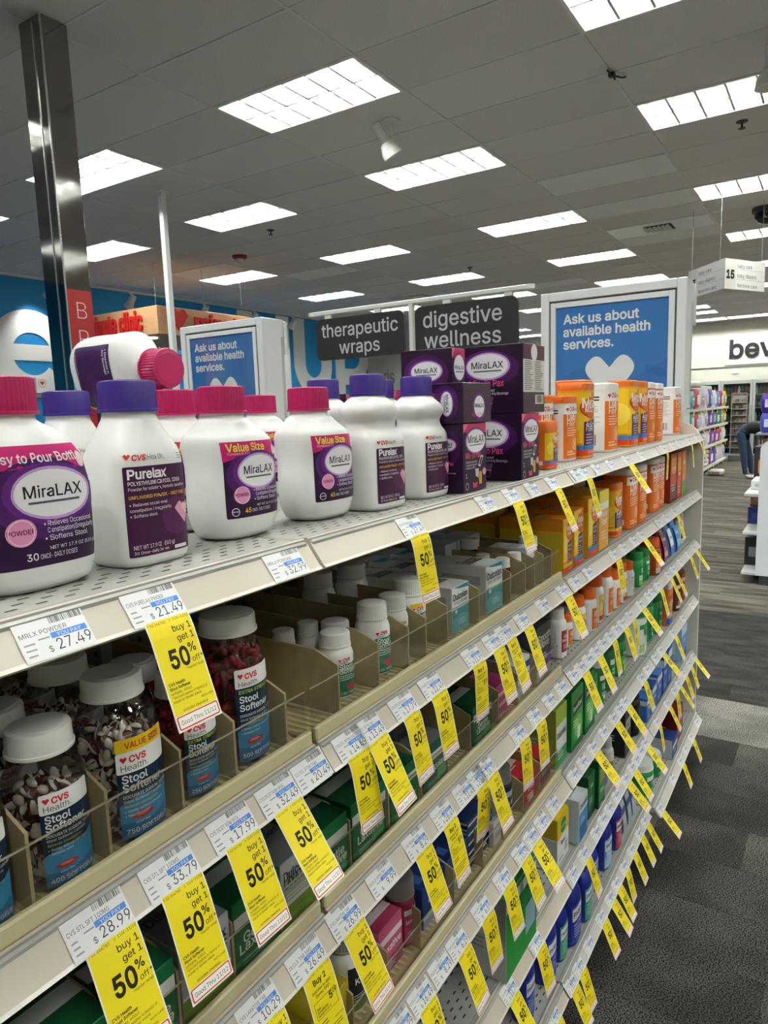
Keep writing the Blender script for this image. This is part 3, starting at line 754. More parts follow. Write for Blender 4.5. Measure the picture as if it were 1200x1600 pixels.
LABS = [(0,0.291),(0,0.56),(0,1.076),(0,1.294),(0,1.572),(0,1.735),(0,1.864),(0,2.209),(0,2.694),(0,2.817),(1,0.585),(1,1.355),(1,1.568),(1,1.673),(1,2.012),(1,2.132),(1,2.485),(1,2.612),(1,2.934),(1,3.138),(2,0.722),(2,0.975),(2,1.394),(2,1.474),(2,1.558),(2,1.68),(2,1.812),(2,1.948),(2,2.35),(2,2.403),(2,2.915),(3,0.88),(3,1.345),(3,1.42),(3,1.57),(3,1.64),(3,1.829),(3,1.998),(3,2.355),(3,2.48),(3,3.009),(3,3.223),(4,1.565),(4,1.766),(4,1.834),(4,1.9),(4,1.977),(4,2.224),(4,2.285),(5,1.71),(5,2.712),(5,2.988),(5,3.278)]
NAMES = {(0,.291):('MRLX POWDER','27.49'),(0,.384):('CVS PURELAX PWDER','21.49'),(0,.56):('MRLX POWDER','32.99'),(0,.826):('CVS PURELAX','27.49'),(1,.302):('CVS STL SFT 100MG','28.99'),(1,.377):('CVS STL SFT 100MG','33.79'),(1,.456):('CVS DCST 50M SFGL','17.99'),(1,.526):('CVS DCST 50M SFGL','32.49'),(1,.585):('CLC STL SFTNR TABS','20.49'),(1,.662):('CVS STL SFTN LAX','14.49'),(1,.705):('CVS STL SFTN LAX','13.49'),(1,.791):('CVS STL SFTN LAX','17.79'),(1,.873):('CVS STL SFTN LAX','22.49'),(1,1.015):('DLCLX STL SFT','11.99'),(2,.477):('CVS LAXATIVE TAB','10.29'),(2,.557):('DLCLX TAB 5MG','26.49'),(2,.635):('CVS LAXATIVE TAB','26.99'),(2,.722):('DLCLX SPPSTRY','9.99'),(2,.815):('CVS SENNA TAB','8.29'),(2,.9):('DLCLX SPPSTRY','28.49'),(2,.975):('CVS LAX SUPP','12.49'),(3,.816):('CVS C-LAX TABS','16.49'),(3,.88):('DLCLX TABLET','8.29'),(3,.941):('CVS LAX TAB','6.29'),(3,1.036):('CVS LAX TAB','6.59'),(3,1.131):('CVS LAX TAB','6.69')}
GEN = [('CVS FIBER CAP', '18.79'), ('MTML POWDER', '22.49'), ('CVS FIBER PWDR', '15.99'), ('BNFBR POWDER', '13.29'), ('CVS NTRL FIBER', '11.79'), ('CVS LAX SUPP', '9.79')]
def edge_y(s, x):
    if s < 5: return YG
    k = max(0, min(3, int((x - XB[0]) // L))); return YBASE[k]
allb = {}
for s, x, a, k in TAGS: allb.setdefault(s, []).append((x, a, k))
for s, x in LABS: allb.setdefault(s, []).append((x, None, None))
for s, row in allb.items():
    row.sort(); nl = nt = 0
    for i, (x, a, k) in enumerate(row):
        nm, pr_ = NAMES.get((s, x), GEN[(i * 5 + s) % len(GEN)])
        me = label_mesh(nm, pr_, i + s * 31 if (s, x) in NAMES else 3)
        nl += 1; y = edge_y(s, x)
        o = link('price_label', me); o.location = Vector((x, y, ZS[s])) + SLD * -.0010 + Vector((0, -.0022, -.0006)); o.rotation_euler = (0, 0, 0)
        tag(o, 'white shelf price label, %s along the %s edge' % (ORD[nl], LEV[s]), 'price label', 'price labels along the shelf edges')
        if a is not None:
            nt += 1
            o = link('sale_tag', tag_mesh(k, a))
            o.location = Vector((x + .004, y - .0030, ZS[s] - .0006)) + SLD * .0335
            o.rotation_euler = (rnd.uniform(-.03, .03), rnd.uniform(-.02, .02), rnd.uniform(-.07, .07))
            tag(o, 'yellow %s sale tag, %s one hanging from the %s edge' % ('half-price' if k == 'h' else 'buy-two', ORD[nt], LEV[s]), 'sale tag', 'yellow sale tags')
# ================================================================ PRODUCTS: makers
BOTW = noisy('bottle_white', [(0.3, 'ececea'), (0.7, 'f2f2f0')], 30, 0.3, 2)
PINKC = mat('b3135a', 0.38); PURPC = mat('37207c', 0.38); WCAP = mat('e6e4e0', 0.4); OCAP = mat('dd6413', 0.4); GREYCAP = mat('8b8a88', .45)
def smooth(secs, k=3):
    out = []
    for i in range(len(secs) - 1):
        p0, p1, p2, p3 = secs[max(i - 1, 0)], secs[i], secs[i + 1], secs[min(i + 2, len(secs) - 1)]
        for j in range(k):
            t = j / k; q = []
            for a, b, c, d in zip(p0, p1, p2, p3):
                q.append(.5 * (2 * b + (c - a) * t + (2 * a - 5 * b + 4 * c - d) * t * t + (3 * b - a - 3 * c + d) * t ** 3))
            q[0] = p1[0] + (p2[0] - p1[0]) * t
            out.append(tuple(q))
    out.append(secs[-1]); return out
def sgp(v, p): return math.copysign(abs(v) ** p, v)
class Shell:
    """vessel with rounded-oblong cross sections: list of (z, half width, half depth, squareness)"""
    def __init__(s, secs, N=40, k=3): s.S = smooth(secs, k) if k > 1 else secs; s.N = N
    dx = 0.0; zn = .12
    def at(s, z):
        S = s.S
        for i in range(len(S) - 1):
            if z <= S[i + 1][0]:
                d = S[i + 1][0] - S[i][0]; t = 0 if d <= 0 else max(0, (z - S[i][0]) / d)
                return tuple(S[i][j] + (S[i + 1][j] - S[i][j]) * t for j in (1, 2, 3))
        return S[-1][1:]
    def pt(s, z, t, h=0):
        a, b, n = s.at(z); c, d = math.cos(t), math.sin(t)
        x, y = a * sgp(c, 2 / n), b * sgp(d, 2 / n)
        if h:
            nx, ny = sgp(x / a, n - 1) / a, sgp(y / b, n - 1) / b; l = math.hypot(nx, ny) or 1
            x += nx / l * h; y += ny / l * h
        if s.dx: x += s.dx * max(0, min(1, (s.zn + .02 - z) / .05))
        return x, y, z
    def into(s, mb, m):
        return mb.loft([[s.pt(q[0], 2 * PI * j / s.N) for j in range(s.N)] for q in s.S], m)
    def wrap(s, z0, H, W, mid=-PI / 2, inset=0):
        zr = z0 + H / 2; M_ = 240; tab = [(0.0, mid)]; lo = []; 
        def run(sign):
            acc = 0; p = s.pt(zr, mid); out = []
            for i in range(1, M_ + 1):
                t = mid + sign * PI * i / M_; q = s.pt(zr, t); acc += math.dist(p, q); p = q; out.append((acc, t))
            return out
        R, Lf = run(1), run(-1)
        def f(u, v, h):
            d = u - W / 2; T = R if d >= 0 else Lf; d = abs(d); pa, pt = 0, mid
            for acc, t in T:
                if acc >= d:
                    k = 0 if acc == pa else (d - pa) / (acc - pa); return s.pt(z0 + v, pt + (t - pt) * k, h)
                pa, pt = acc, t
            return s.pt(z0 + v, pt, h)
        return f
def cap_mesh(r, z0, z1, m, ribs=48, amp=.035, skirt=True):
    b = MB(); n = ribs * 2
    prof = [(r * 1.04, z0, 0), (r * 1.04, z0 + .0025, 0), (r * 1.0, z0 + .003, amp), (r * .985, z1 - .003, amp), (r * .95, z1 - .0008, 0), (r * .86, z1, 0)]
    loops = [[((q * (1 - (am if j % 2 else 0))) * math.cos(2 * PI * j / n), (q * (1 - (am if j % 2 else 0))) * math.sin(2 * PI * j / n), z) for j in range(n)] for q, z, am in prof]
    b.loft(loops, m); b.lathe([(r * .78, z1 - .0002), (r * .76, z1 + .0005), (r * .3, z1 + .0005)], m, 32, cap0=False)
    return b
def bottle_parts(r, shell, body_m, cap, design=None, lab=None, rough=.35, capname='cap'):
    b = MB(); shell.into(b, body_m); b.build('bottle_body', r, 50)
    cap_mesh(*cap).build(capname, r, 40)
    if design:
        z0, W, H = lab[:3]; mid = lab[3] if len(lab) > 3 else -PI / 2
        P = Print(); design(P, W, H); b = MB()
        P.into(b, shell.wrap(z0, H, W, mid), du=W / 14, dv=H / 10, rough=rough, step=.00016, base=.0004); b.build('front_label', r, 60)
LEVEL_Z = lambda s: ZS[s] + .0012
# ------------------------------------------------------------ label designs (W x H in metres)
PD, PM, PL_, PINK = '280a34', '60207a', 'c9a6d6', 'c81f70'
def oval_logo(P, cx, cy, w, txt='MiraLAX', lv=2, hgt=.56):
    P.ell(cx, cy, w * .64, w * hgt * .72, PM, lv, 28); P.ell(cx + w * .03, cy, w * .57, w * hgt * .62, PL_, lv + 1, 28); P.ell(cx + w * .02, cy, w * .53, w * hgt * .55, 'f6f3f7', lv + 2, 28)
    P.text(txt, cx + .02 * w, cy - w * .045, w * .21, '1c1524', lv + 3, 'c', .012, maxw=w * .88); P.rect(cx - w * .34, cy - w * .125, cx + w * .38, cy - w * .095, '5c5462', lv + 3)
def d_mira(kind):
    def f(P, W, H):
        P.rect(0, 0, W, H, PD, 0, .002); P.ell(W * .52, H * .56, W * .50, H * .34, '45185c', 1)
        P.poly([(0, H * .80), (W * .3, H * .815), (W * .7, H * .80), (W, H * .79), (W, H), (0, H)], PINK, 1)
        if kind == '45':
            P.poly([(0, H * .74), (W * .22, H * .80), (0, H * .82)], PINK, 1)
            P.text('Value Size', W * .06, H * .875, W * .135, 'f2dc4c', 2, bold=.03, maxw=W * .66); P.text('Compare to 30 dose', W * .07, H * .83, W * .045, 'f4dce6', 2)
        else: P.text('Easy to Pour Bottle', W * .5, H * .86, W * .11, 'f6eef2', 2, 'c', .02, maxw=W * .88)
        P.ell(W * .93, H * .86, W * .05, H * .07, 'f0d8e2', 3)
        oval_logo(P, W * .55, H * .60, W * .68, hgt=.56)
        P.ell(W * .24, H * .30, W * .13, H * .115, 'e598be', 2); P.text('POWDER', W * .24, H * .285, W * .055, '7a2054', 3, 'c', .03); P.ring(W * .24, H * .30, W * .115, W * .012, 'f2c8dc', 3)
        P.text('• Relieves Occasional', W * .44, H * .330, W * .062, 'f0ecf2', 2, maxw=W * .5); P.text('Constipation/Irregularity', W * .47, H * .272, W * .062, 'f0ecf2', 2, maxw=W * .5); P.text('• Softens Stool', W * .44, H * .208, W * .062, 'f0ecf2', 2)
        if kind == '45': P.ring(W * .12, H * .085, W * .055, W * .009, 'efeaf2', 2); P.text('BAYER', W * .12, H * .08, W * .024, 'efeaf2', 2, 'c', .02)
        P.text(kind, W * .26, H * .06, W * .085, 'efc93c' if kind == '45' else 'efeaf2', 2, bold=.02); P.text('ONCE-DAILY DOSES', W * .38, H * .062, W * .058, 'efeaf2', 2, maxw=W * .36)
        P.text('NET WT 26.9 OZ (765 g)' if kind == '45' else 'NET WT 17.9 OZ (510 g)', W * .97, H * .13, W * .042, 'efeaf2', 2, 'r')
    return f
def d_pure(oz, doses):
    def f(P, W, H):
        h = H * .84
        P.rect(0, 0, W, h, '3b1139', 1, .0015); P.ell(W * .75, h * .40, W * .25, h * .22, '501f4c', 2)
        P.poly(heart(W * .055, H * .925, W * .085), 'd01f2c', 1); P.text('CVS', W * .115, H * .895, W * .098, 'd01f2c', 1, bold=.04); P.text('Health.', W * .33, H * .895, W * .098, '6c6c70', 1)
        P.bars(W * .86, H * .93, W * .12, 3, H * .022, '8c8c90', 1, .35)
        P.text('Purelax', W * .05, h * .865, W * .165, 'f8f4f6', 3, bold=.035); P.text("'", W * .62, h * .90, W * .1, 'f8f4f6', 3)
        P.text('POLYETHYLENE GLYCOL 3350', W * .05, h * .795, W * .066, 'f0e8ee', 3, bold=.02, maxw=W * .80); P.text('Powder for solution, Osmotic laxative', W * .05, h * .735, W * .058, 'f0e8ee', 3, maxw=W * .88)
        P.text('UNFLAVORED POWDER - GRIT FREE', W * .05, h * .645, W * .058, 'e8b23c', 3, bold=.02, maxw=W * .88)
        for i, t in enumerate(('• Relieves occasional', '   constipation / irregularity', '• Softens stool')): P.text(t, W * .05, h * (.565 - i * .062), W * .056, 'f0e8ee', 3, maxw=W * .62)
        P.poly([(min(x, W), y) for x, y in heart(W * .90, h * .42, W * .34)], 'dda0b4', 3); P.poly([(min(x, W), y) for x, y in heart(W * .94, h * .46, W * .2)], 'ecc4cc', 4)
        P.text('NET WT %s' % oz, W * .06, h * .085, W * .072, 'f0e8ee', 3, maxw=W * .62); P.text('%s Once-daily Doses' % doses, W * .06, h * .03, W * .052, 'f0e8ee', 3); P.rect(W * .68, h * .02, W * .9, h * .06, 'f0eaee', 3)
    return f
def d_soft(n, top=None, strength=False):
    def f(P, W, H):
        P.rect(0, 0, W, H, '0f3a5c', 0, .003); P.poly([(0, 0), (W, 0), (W, H * .46), (W * .7, H * .38), (W * .35, H * .42), (0, H * .34)], '2c83b4', 1); P.poly([(0, 0), (W, 0), (W, H * .2), (W * .5, H * .13), (0, H * .16)], '1f6596', 2)
        if top: P.rect(0, H * .87, W, H, 'f0c71e', 1, .002); P.text(top, W * .16, H * .905, W * .135, 'b3231f', 2, bold=.02, maxw=W * .7)
        y1 = H * .87 if top else H; y0 = y1 - H * (.21 if not strength else .2)
        P.rect(0, y0, W, y1, 'f1f1ef', 1, .002); P.poly(heart(W * .12, y1 - H * .075, W * .12), 'd01f2c', 2); P.text('CVS', W * .21, y1 - H * .105, W * .15, 'd01f2c', 2, bold=.04); P.text('Health.', W * .07, y1 - H * .185, W * .15, '55565a', 2)
        y = y0
        if strength: P.text('EXTRA STRENGTH', W * .07, y - H * .058, W * .098, 'b9d23c', 3, bold=.02, maxw=W * .9); y -= H * .06
        P.text('Stool', W * .07, y - H * .095, W * .185, 'f4f6f8', 3, bold=.02); P.text('Softener', W * .07, y - H * .185, W * .185, 'f4f6f8', 3, bold=.02, maxw=W * .88)
        P.text('DOCUSATE SODIUM, 100 MG', W * .07, y - H * .25, W * .072, 'e8eef4', 3, bold=.015, maxw=W * .92); P.text('Stool Softener Laxative', W * .07, y - H * .295, W * .068, 'e8eef4', 3, maxw=W * .8)
        P.text('Relieves constipation', W * .08, y - H * .345, W * .062, 'd8d84a', 3, maxw=W * .75); P.text('• Gently without stimulant', W * .08, y - H * .395, W * .06, 'e8eef4', 3, maxw=W * .75); P.text('• Reliable relief', W * .08, y - H * .44, W * .06, 'e8eef4', 3)
        P.ell(W * .38, H * .21, W * .2, H * .036, 'a3302c', 3, 18); P.ell(W * .36, H * .222, W * .12, H * .012, 'd87a70', 4, 12); P.text('Actual Size', W * .24, H * .135, W * .048, 'e8eef4', 3)
        P.text('%d SOFTGELS' % n, W * .08, H * .045, W * .115, 'f4f6f8', 3, maxw=W * .86)
    return f
def d_greensoft(P, W, H, gold=False):
    P.rect(0, 0, W, H * .78, '0b7a55', 0, .002)
    if gold: P.rect(0, H * .92, W, H, 'e8c022', 0)
    P.poly(heart(W * .10, H * .875, W * .11), 'd01f2c', 1); P.text('CVS', W * .2, H * .85, W * .14, 'd01f2c', 1, bold=.04); P.text('Health', W * .1, H * .795, W * .1, '55565a', 1)
    P.text('Stool', W * .08, H * .66, W * .22, 'f4f8f6', 2, bold=.02); P.text('Softener', W * .08, H * .56, W * .22, 'f4f8f6', 2, bold=.02, maxw=W * .88); P.bars(W * .08, H * .5, W * .7, 3, H * .05, 'cfe6da', 2, .35)
    P.ell(W * .5, H * .22, W * .2, H * .085, 'b83038', 2, 16); P.text('100 TABLETS', W * .1, H * .05, W * .11, 'f4f8f6', 2, maxw=W * .8)
def d_dulco(P, W, H):
    P.rect(0, 0, W, H, 'e7e9e8', 1); P.rect(0, 0, W, H * .52, '4fa3b0', 2); P.poly([(0, H * .3), (W * .5, H * .38), (W, H * .3), (W, 0), (0, 0)], '6fb7c0', 3)
    P.poly([(W * .1, H), (W * .95, H), (W, H * .9), (W * .4, H * .95)], '1e8aa0', 2)
    P.text('Dulcolax', W * .5, H * .72, W * .23, '20272c', 3, 'c', .03, maxw=W * .9); P.text('STOOL SOFTENER', W * .5, H * .62, W * .095, '33484e', 3, 'c', .01, maxw=W * .85); P.ell(W * .2, H * .46, W * .07, H * .045, 'f2f6f6', 4, 12); P.bars(W * .35, H * .25, W * .5, 3, H * .05, 'd6ecee', 4, .35)
def d_dulcotop(P, W, H):
    P.rect(0, 0, W, H, 'd9dbda', 1); P.text('Dulcolax', W * .5, H * .35, H * .42, '2c3236', 2, 'c', .03, maxw=W * .8)
def d_pax_side(P, W, H):
    P.rect(0, 0, W, H, '22082a', 1); P.ell(W * .5, H * .66, W * .46, H * .27, '42124e', 2); oval_logo(P, W * .5, H * .70, W * .56, lv=3, hgt=.52)
    P.text('Mix-In Pax', W * .5, H * .40, W * .12, 'e85a7c', 3, 'c', .02, maxw=W * .5)
    for i, t in enumerate(('Unflavored', 'Dissolves in Any Beverage')): P.text(t, W * .36, H * (.325 - i * .05), W * .05, 'efe6f0', 3, maxw=W * .45)
    P.poly([(W * .36, H * .04), (W * .56, H * .04), (W * .60, H * .25), (W * .32, H * .25)], '6d4a7a', 3); P.rect(W * .37, H * .05, W * .55, H * .14, '241018', 4); P.rect(W * .34, H * .14, W * .58, H * .155, 'b9a6c0', 4)
def d_pax_front(P, W, H):
    P.rect(0, 0, W, H, '270a2e', 1); P.poly([(0, H), (W, H), (W, H * .86), (W * .3, H * .8), (0, H * .92)], 'c83468', 2); P.poly([(0, H), (W * .22, H), (0, H * .86)], 'e8789c', 3)
    P.ell(W * .52, H * .74, W * .47, H * .2, PM, 3); P.ell(W * .53, H * .74, W * .43, H * .18, PL_, 4); P.ell(W * .53, H * .74, W * .41, H * .168, 'f6f3f7', 5)
    P.text('MiraLAX', W * .53, H * .715, W * .19, '1c1524', 6, 'c', .015, maxw=W * .72); P.rect(W * .24, H * .675, W * .82, H * .688, '5c5462', 6)
    P.text('Mix-In Pax', W * .08, H * .49, W * .16, 'e85a7c', 3, bold=.02, maxw=W * .66)
    for i, t in enumerate(('• Relieves Occasional', '  Constipation/Irregularity', '• Softens Stool')): P.text(t, W * .08, H * (.42 - i * .045), W * .06, 'efe6f0', 3, maxw=W * .5)
    P.poly([(W * .62, H * .36), (W * .72, H * .34), (W * .86, H * .50), (W * .76, H * .52)], 'e8e2ea', 3); P.poly([(W * .66, H * .38), (W * .73, H * .37), (W * .82, H * .48), (W * .75, H * .49)], '4a1a55', 4)
    P.poly([(W * .52, H * .14), (W * .62, H * .14), (W * .65, H * .32), (W * .49, H * .32)], 'd8d4de', 3); P.poly([(W * .66, H * .08), (W * .78, H * .08), (W * .79, H * .27), (W * .65, H * .27)], 'd9a640', 3)
    P.ell(W * .48, H * .16, W * .14, H * .05, '2a1420', 4, 16); P.poly([(W * .36, H * .15), (W * .60, H * .15), (W * .56, H * .04), (W * .40, H * .04)], 'd8406a', 3); P.ell(W * .9, H * .26, W * .08, H * .055, 'e8a0be', 3, 14)
    P.text('1', W * .08, H * .20, W * .12, 'efe6f0', 3); P.ring(W * .13, H * .08, W * .07, W * .012, 'efe6f0', 3)
def d_pax_end(P, W, H):
    P.rect(0, 0, W, H, '371a2f', 1); P.ell(W * .55, H * .40, W * .24, W * .22, PM, 2); P.ell(W * .55, H * .40, W * .19, W * .17, 'f4f0f4', 3); P.text('MiraLAX', W * .55, H * .375, W * .085, '1c1524', 4, 'c', .01); P.text('Mix-In Pax', W * .5, H * .14, W * .08, 'e85a7c', 3, 'c')
def d_pax_facts(P, W, H):
    P.rect(0, 0, W, H, '36122e', 1); P.rect(0, H * .78, W, H, '4a183a', 2); P.ell(W * .5, H * .89, W * .15, W * .14, 'f4f0f4', 3, 14); P.rect(0, H * .30, W, H * .78, 'e4dcd8', 2); P.bars(W * .05, H * .75, W * .42, 16, H * .028, '6a5c62', 3, .4, 3); P.bars(W * .53, H * .75, W * .42, 16, H * .028, '6a5c62', 3, .4, 4); P.rect(W * .55, H * .12, W * .95, H * .26, 'ece6e4', 2); P.barcode(W * .60, H * .14, W * .92, H * .25, '222222', 3)
def d_meta(P, W, H, band='2272b8'):
    P.rect(0, 0, W, H, 'dc7a12', 1); P.poly([(0, H * .2), (W * .55, H * .2), (W * .75, H), (0, H)], 'eec21c', 2); P.ell(W * .25, H * .55, W * .2, H * .2, 'f6dc50', 3, 14)
    q = min(W * .34, H * .25); P.ell(W * .66, H * .76, q, H * .165, 'b8391c', 3); P.ell(W * .66, H * .76, q * .9, H * .145, 'd8661a', 4); P.text('Meta', W * .66, H * .765, q * .8, 'fbf3e8', 5, 'c', .03, maxw=q * 1.7); P.text('MUCIL', W * .66, H * .69, q * .4, 'fbf3e8', 5, 'c', .02)
    P.poly([(W * .48, H * .1), (W * .92, H * .1), (W * .92, H * .58), (W * .48, H * .54)], '4a1848', 3); P.text('4-in-1', W * .52, H * .46, W * .13, 'f4ecf4', 4, bold=.02); P.text('FIBER', W * .52, H * .39, W * .11, 'f4ecf4', 4)
    P.bars(W * .52, H * .33, W * .33, 4, H * .045, 'cdb2cc', 4, .35); P.rect(0, H * .10, W, H * .17, band, 5); P.rect(0, 0, W, H * .1, 'd8441e', 2); P.text('90 TEASPOONS', W * .6, H * .03, W * .06, 'fbf3e8', 3)
def d_daily(P, W, H):
    P.rect(0, 0, W, H * .84, 'df6f1c', 1); P.rect(0, H * .84, W, H, 'f1f0ee', 1)
    P.poly(heart(W * .12, H * .925, W * .11), 'd01f2c', 2); P.text('CVS', W * .21, H * .90, W * .15, 'd01f2c', 2, bold=.04); P.text('Health', W * .52, H * .90, W * .13, '55565a', 2, maxw=W * .4)
    P.text('Daily', W * .1, H * .72, W * .26, 'fbf3ea', 2, bold=.02); P.text('Fiber', W * .1, H * .62, W * .2, 'fbf3ea', 2); P.bars(W * .1, H * .57, W * .7, 4, H * .045, 'f5d2b4', 2, .35)
    P.ring(W * .6, H * .27, W * .17, W * .05, 'f6b068', 2, 16); P.ell(W * .6, H * .27, W * .1, W * .1, 'f2c088', 2, 12); P.bars(W * .1, H * .12, W * .6, 2, H * .05, 'f5d2b4', 2, .4)
def d_plain(base, blocks, title=None, tcol='f6f6f4', ty=.7, bars='d8d8d8'):
    def f(P, W, H):
        P.rect(0, 0, W, H, base, 1)
        for i, (x0, y0, x1, y1, h) in enumerate(blocks): P.rect(W * x0, H * y0, W * x1, H * y1, h, 2)
        if title:
            for k, t in enumerate(title.split('\n')): P.text(t, W * .5, H * (ty - k * .13), min(W * .26, H * .2), tcol, 4, 'c', .02, maxw=W * .86)
        if bars: P.bars(W * .14, H * (ty - .26), W * .6, 3, H * .055, bars, 3, .35, len(base + str(title)))
    return f
# ------------------------------------------------------------ vessels
def place(r, X, Y, s, rz=0):
    r.location = (X, Y, LEVEL_Z(s) if isinstance(s, int) else s); r.rotation_euler = (0, 0, rz)
G1 = 'laxative powder bottles'
def mira45(label, loc, rz=0, group=G1, dx=.009):
    r = root('laxative_powder_bottle', label, 'bottle', loc, rz, group)
    a, b = .056, .041
    sh = Shell([(0, a * .72, b * .72, 2.6), (.004, a * .86, b * .86, 2.7), (.018, a * .955, b * .955, 2.8), (.035, a, b, 2.9), (.075, a * .985, b * .97, 3.0), (.108, a, b, 2.9), (.120, a * .955, b * .95, 2.7), (.130, a * .78, b * .80, 2.4), (.139, .032, .030, 2.1), (.143, .0265, .0265, 2), (.150, .0262, .0262, 2)], 48); sh.dx = dx
    bottle_parts(r, sh, BOTW, (.0285, .148, .1795, PINKC, 44, .05), d_mira('45'), (.026, .090, .089))
    return r
def mira30(label, loc, rz=0):
    r = root('laxative_powder_bottle', label, 'bottle', loc, rz, G1)
    a, b = .056, .039
    sh = Shell([(0, a * .78, b * .78, 2.8), (.004, a * .9, b * .9, 2.9), (.018, a * .97, b * .97, 3), (.035, a, b, 3.1), (.115, a, b, 3), (.128, a * .90, b * .92, 2.6), (.139, a * .72, b * .8, 2.2), (.147, .0265, .0265, 2), (.154, .0262, .0262, 2)], 48); sh.dx = .010
    bottle_parts(r, sh, BOTW, (.0285, .152, .184, PINKC, 44, .05), d_mira('30'), (.022, .098, .104))
    return r
def pure17(label, loc, rz=0):
    r = root('laxative_powder_bottle', label, 'bottle', loc, rz, G1)
    a, b = .043, .037
    sh = Shell([(0, a * .93, b * .93, 3.6), (.003, a * .98, b * .98, 3.8), (.01, a, b, 4), (.10, a, b, 4), (.112, a * .97, b * .97, 3.5), (.128, a * .82, b * .86, 2.7), (.142, a * .66, b * .76, 2.2), (.148, .0265, .0265, 2), (.155, .0262, .0262, 2)], 48)
    bottle_parts(r, sh, BOTW, (.0285, .152, .183, PURPC, 80, .012), d_pure('17.9 OZ (510 g)', 30), (.010, .076, .106))
    return r
def pure29(label, loc, rz=0):
    r = root('laxative_powder_bottle', label, 'bottle', loc, rz, G1)
    a, b = .049, .036
    sh = Shell([(0, a * .93, b * .93, 3.6), (.003, a * .98, b * .98, 3.8), (.01, a, b, 4), (.098, a, b, 4), (.108, a * .97, b * .95, 3.6), (.118, a * .87, b * .80, 3.2), (.128, a * .85, b * .78, 3.1), (.138, a * .96, b * .94, 3), (.146, a * .99, b * .98, 2.9), (.155, a * .88, b * .92, 2.5), (.163, a * .66, b * .76, 2.2), (.168, .0245, .0245, 2), (.172, .0242, .0242, 2)], 48); sh.dx = .008; sh.zn = .14
    bottle_parts(r, sh, BOTW, (.0265, .168, .1985, PURPC, 80, .012), d_pure('29.9 OZ (850 g)', 50), (.010, .078, .096))
    return r
# ------------------------------------------------------------ clear jars of softgels
def gel_mesh(R, Hf, n, two, seed):
    rr = random.Random(seed); b = MB()
    A, B = (mat('451016', .2), mat('d9d2c6', .22)) if two else (mat('7a0f1c', .12), mat('96182a', .12))
    dark = mat('30090d', .4)
    b.lathe([(R * .55, .006), (R * .6, Hf * .5), (R * .55, Hf * .9)], dark, 14)
    for _ in range(n):
        t = rr.uniform(0, 2 * PI); z = rr.uniform(.008, Hf); rad = R - rr.uniform(.0072, .0145) if z < Hf * .93 else (R - .0075) * rr.uniform(.1, 1)
        M_ = Matrix.Translation((rad * math.cos(t), rad * math.sin(t), z)) @ Matrix.Rotation(rr.uniform(0, 2 * PI), 4, 'Z') @ Matrix.Rotation(rr.uniform(0, PI), 4, 'Y') @ Matrix.Rotation(rr.uniform(0, PI), 4, 'X')
        i0 = len(b.v); f0 = len(b.m); la, lb = .0072, .0040
        prof = [(-1, .05), (-.8, .62), (-.4, .93), (0, 1), (.4, .93), (.8, .62), (1, .05)]
        b.loft([[(p * la, q * lb * math.cos(2 * PI * j / 7), q * lb * math.sin(2 * PI * j / 7)) for j in range(7)] for p, q in prof], A)
        if two:
            for k in range(f0, len(b.m)):
                if sum(b.v[v][2] for v in b.f[k]) / len(b.f[k]) > 0: b.m[k] = B
        elif rr.random() < .4:
            for k in range(f0, len(b.m)): b.m[k] = B
        b.xf(M_, i0)
    return b.mesh('softgels', 60)
GEL = {}
def softjar(label, loc, R, H, rl, count, two, top=None, strength=False, rz=0, labw=1.35, light=False, n=300):
    r = root('softgel_jar', label, 'jar', loc, rz, 'clear jars of softgels')
    Hs = H - .022
    sh = Shell([(0, R * .86, R * .86, 2), (.003, R * .96, R * .96, 2), (.009, R, R, 2), (Hs * .70, R, R, 2), (Hs * .82, R * .95, R * .95, 2), (Hs * .92, R * .80, R * .80, 2), (Hs * .97, rl * .97, rl * .97, 2), (Hs + .004, rl * .95, rl * .95, 2)], 40)
    b = MB(); sh.into(b, JARCLEAR); b.build('jar_body', r, 60)
    cap_mesh(rl, Hs + .001, H, WCAP, 60, .012).build('lid', r, 40)
    k = (R, H, two)
    if k not in GEL: GEL[k] = gel_mesh(R, Hs * (.74 if two else .88), n, two, int(R * 1e5))
    o = link('softgels', GEL[k], r); o['kind'] = 'stuff'
    P = Print(); W, Hh = R * labw, Hs * .72; d_soft(count, top, strength)(P, W, Hh)
    b = MB(); P.into(b, sh.wrap(Hs * .05, Hh, W), du=W / 12, rough=.35, step=.00014, base=.0004); b.build('front_label', r, 60)
    return r
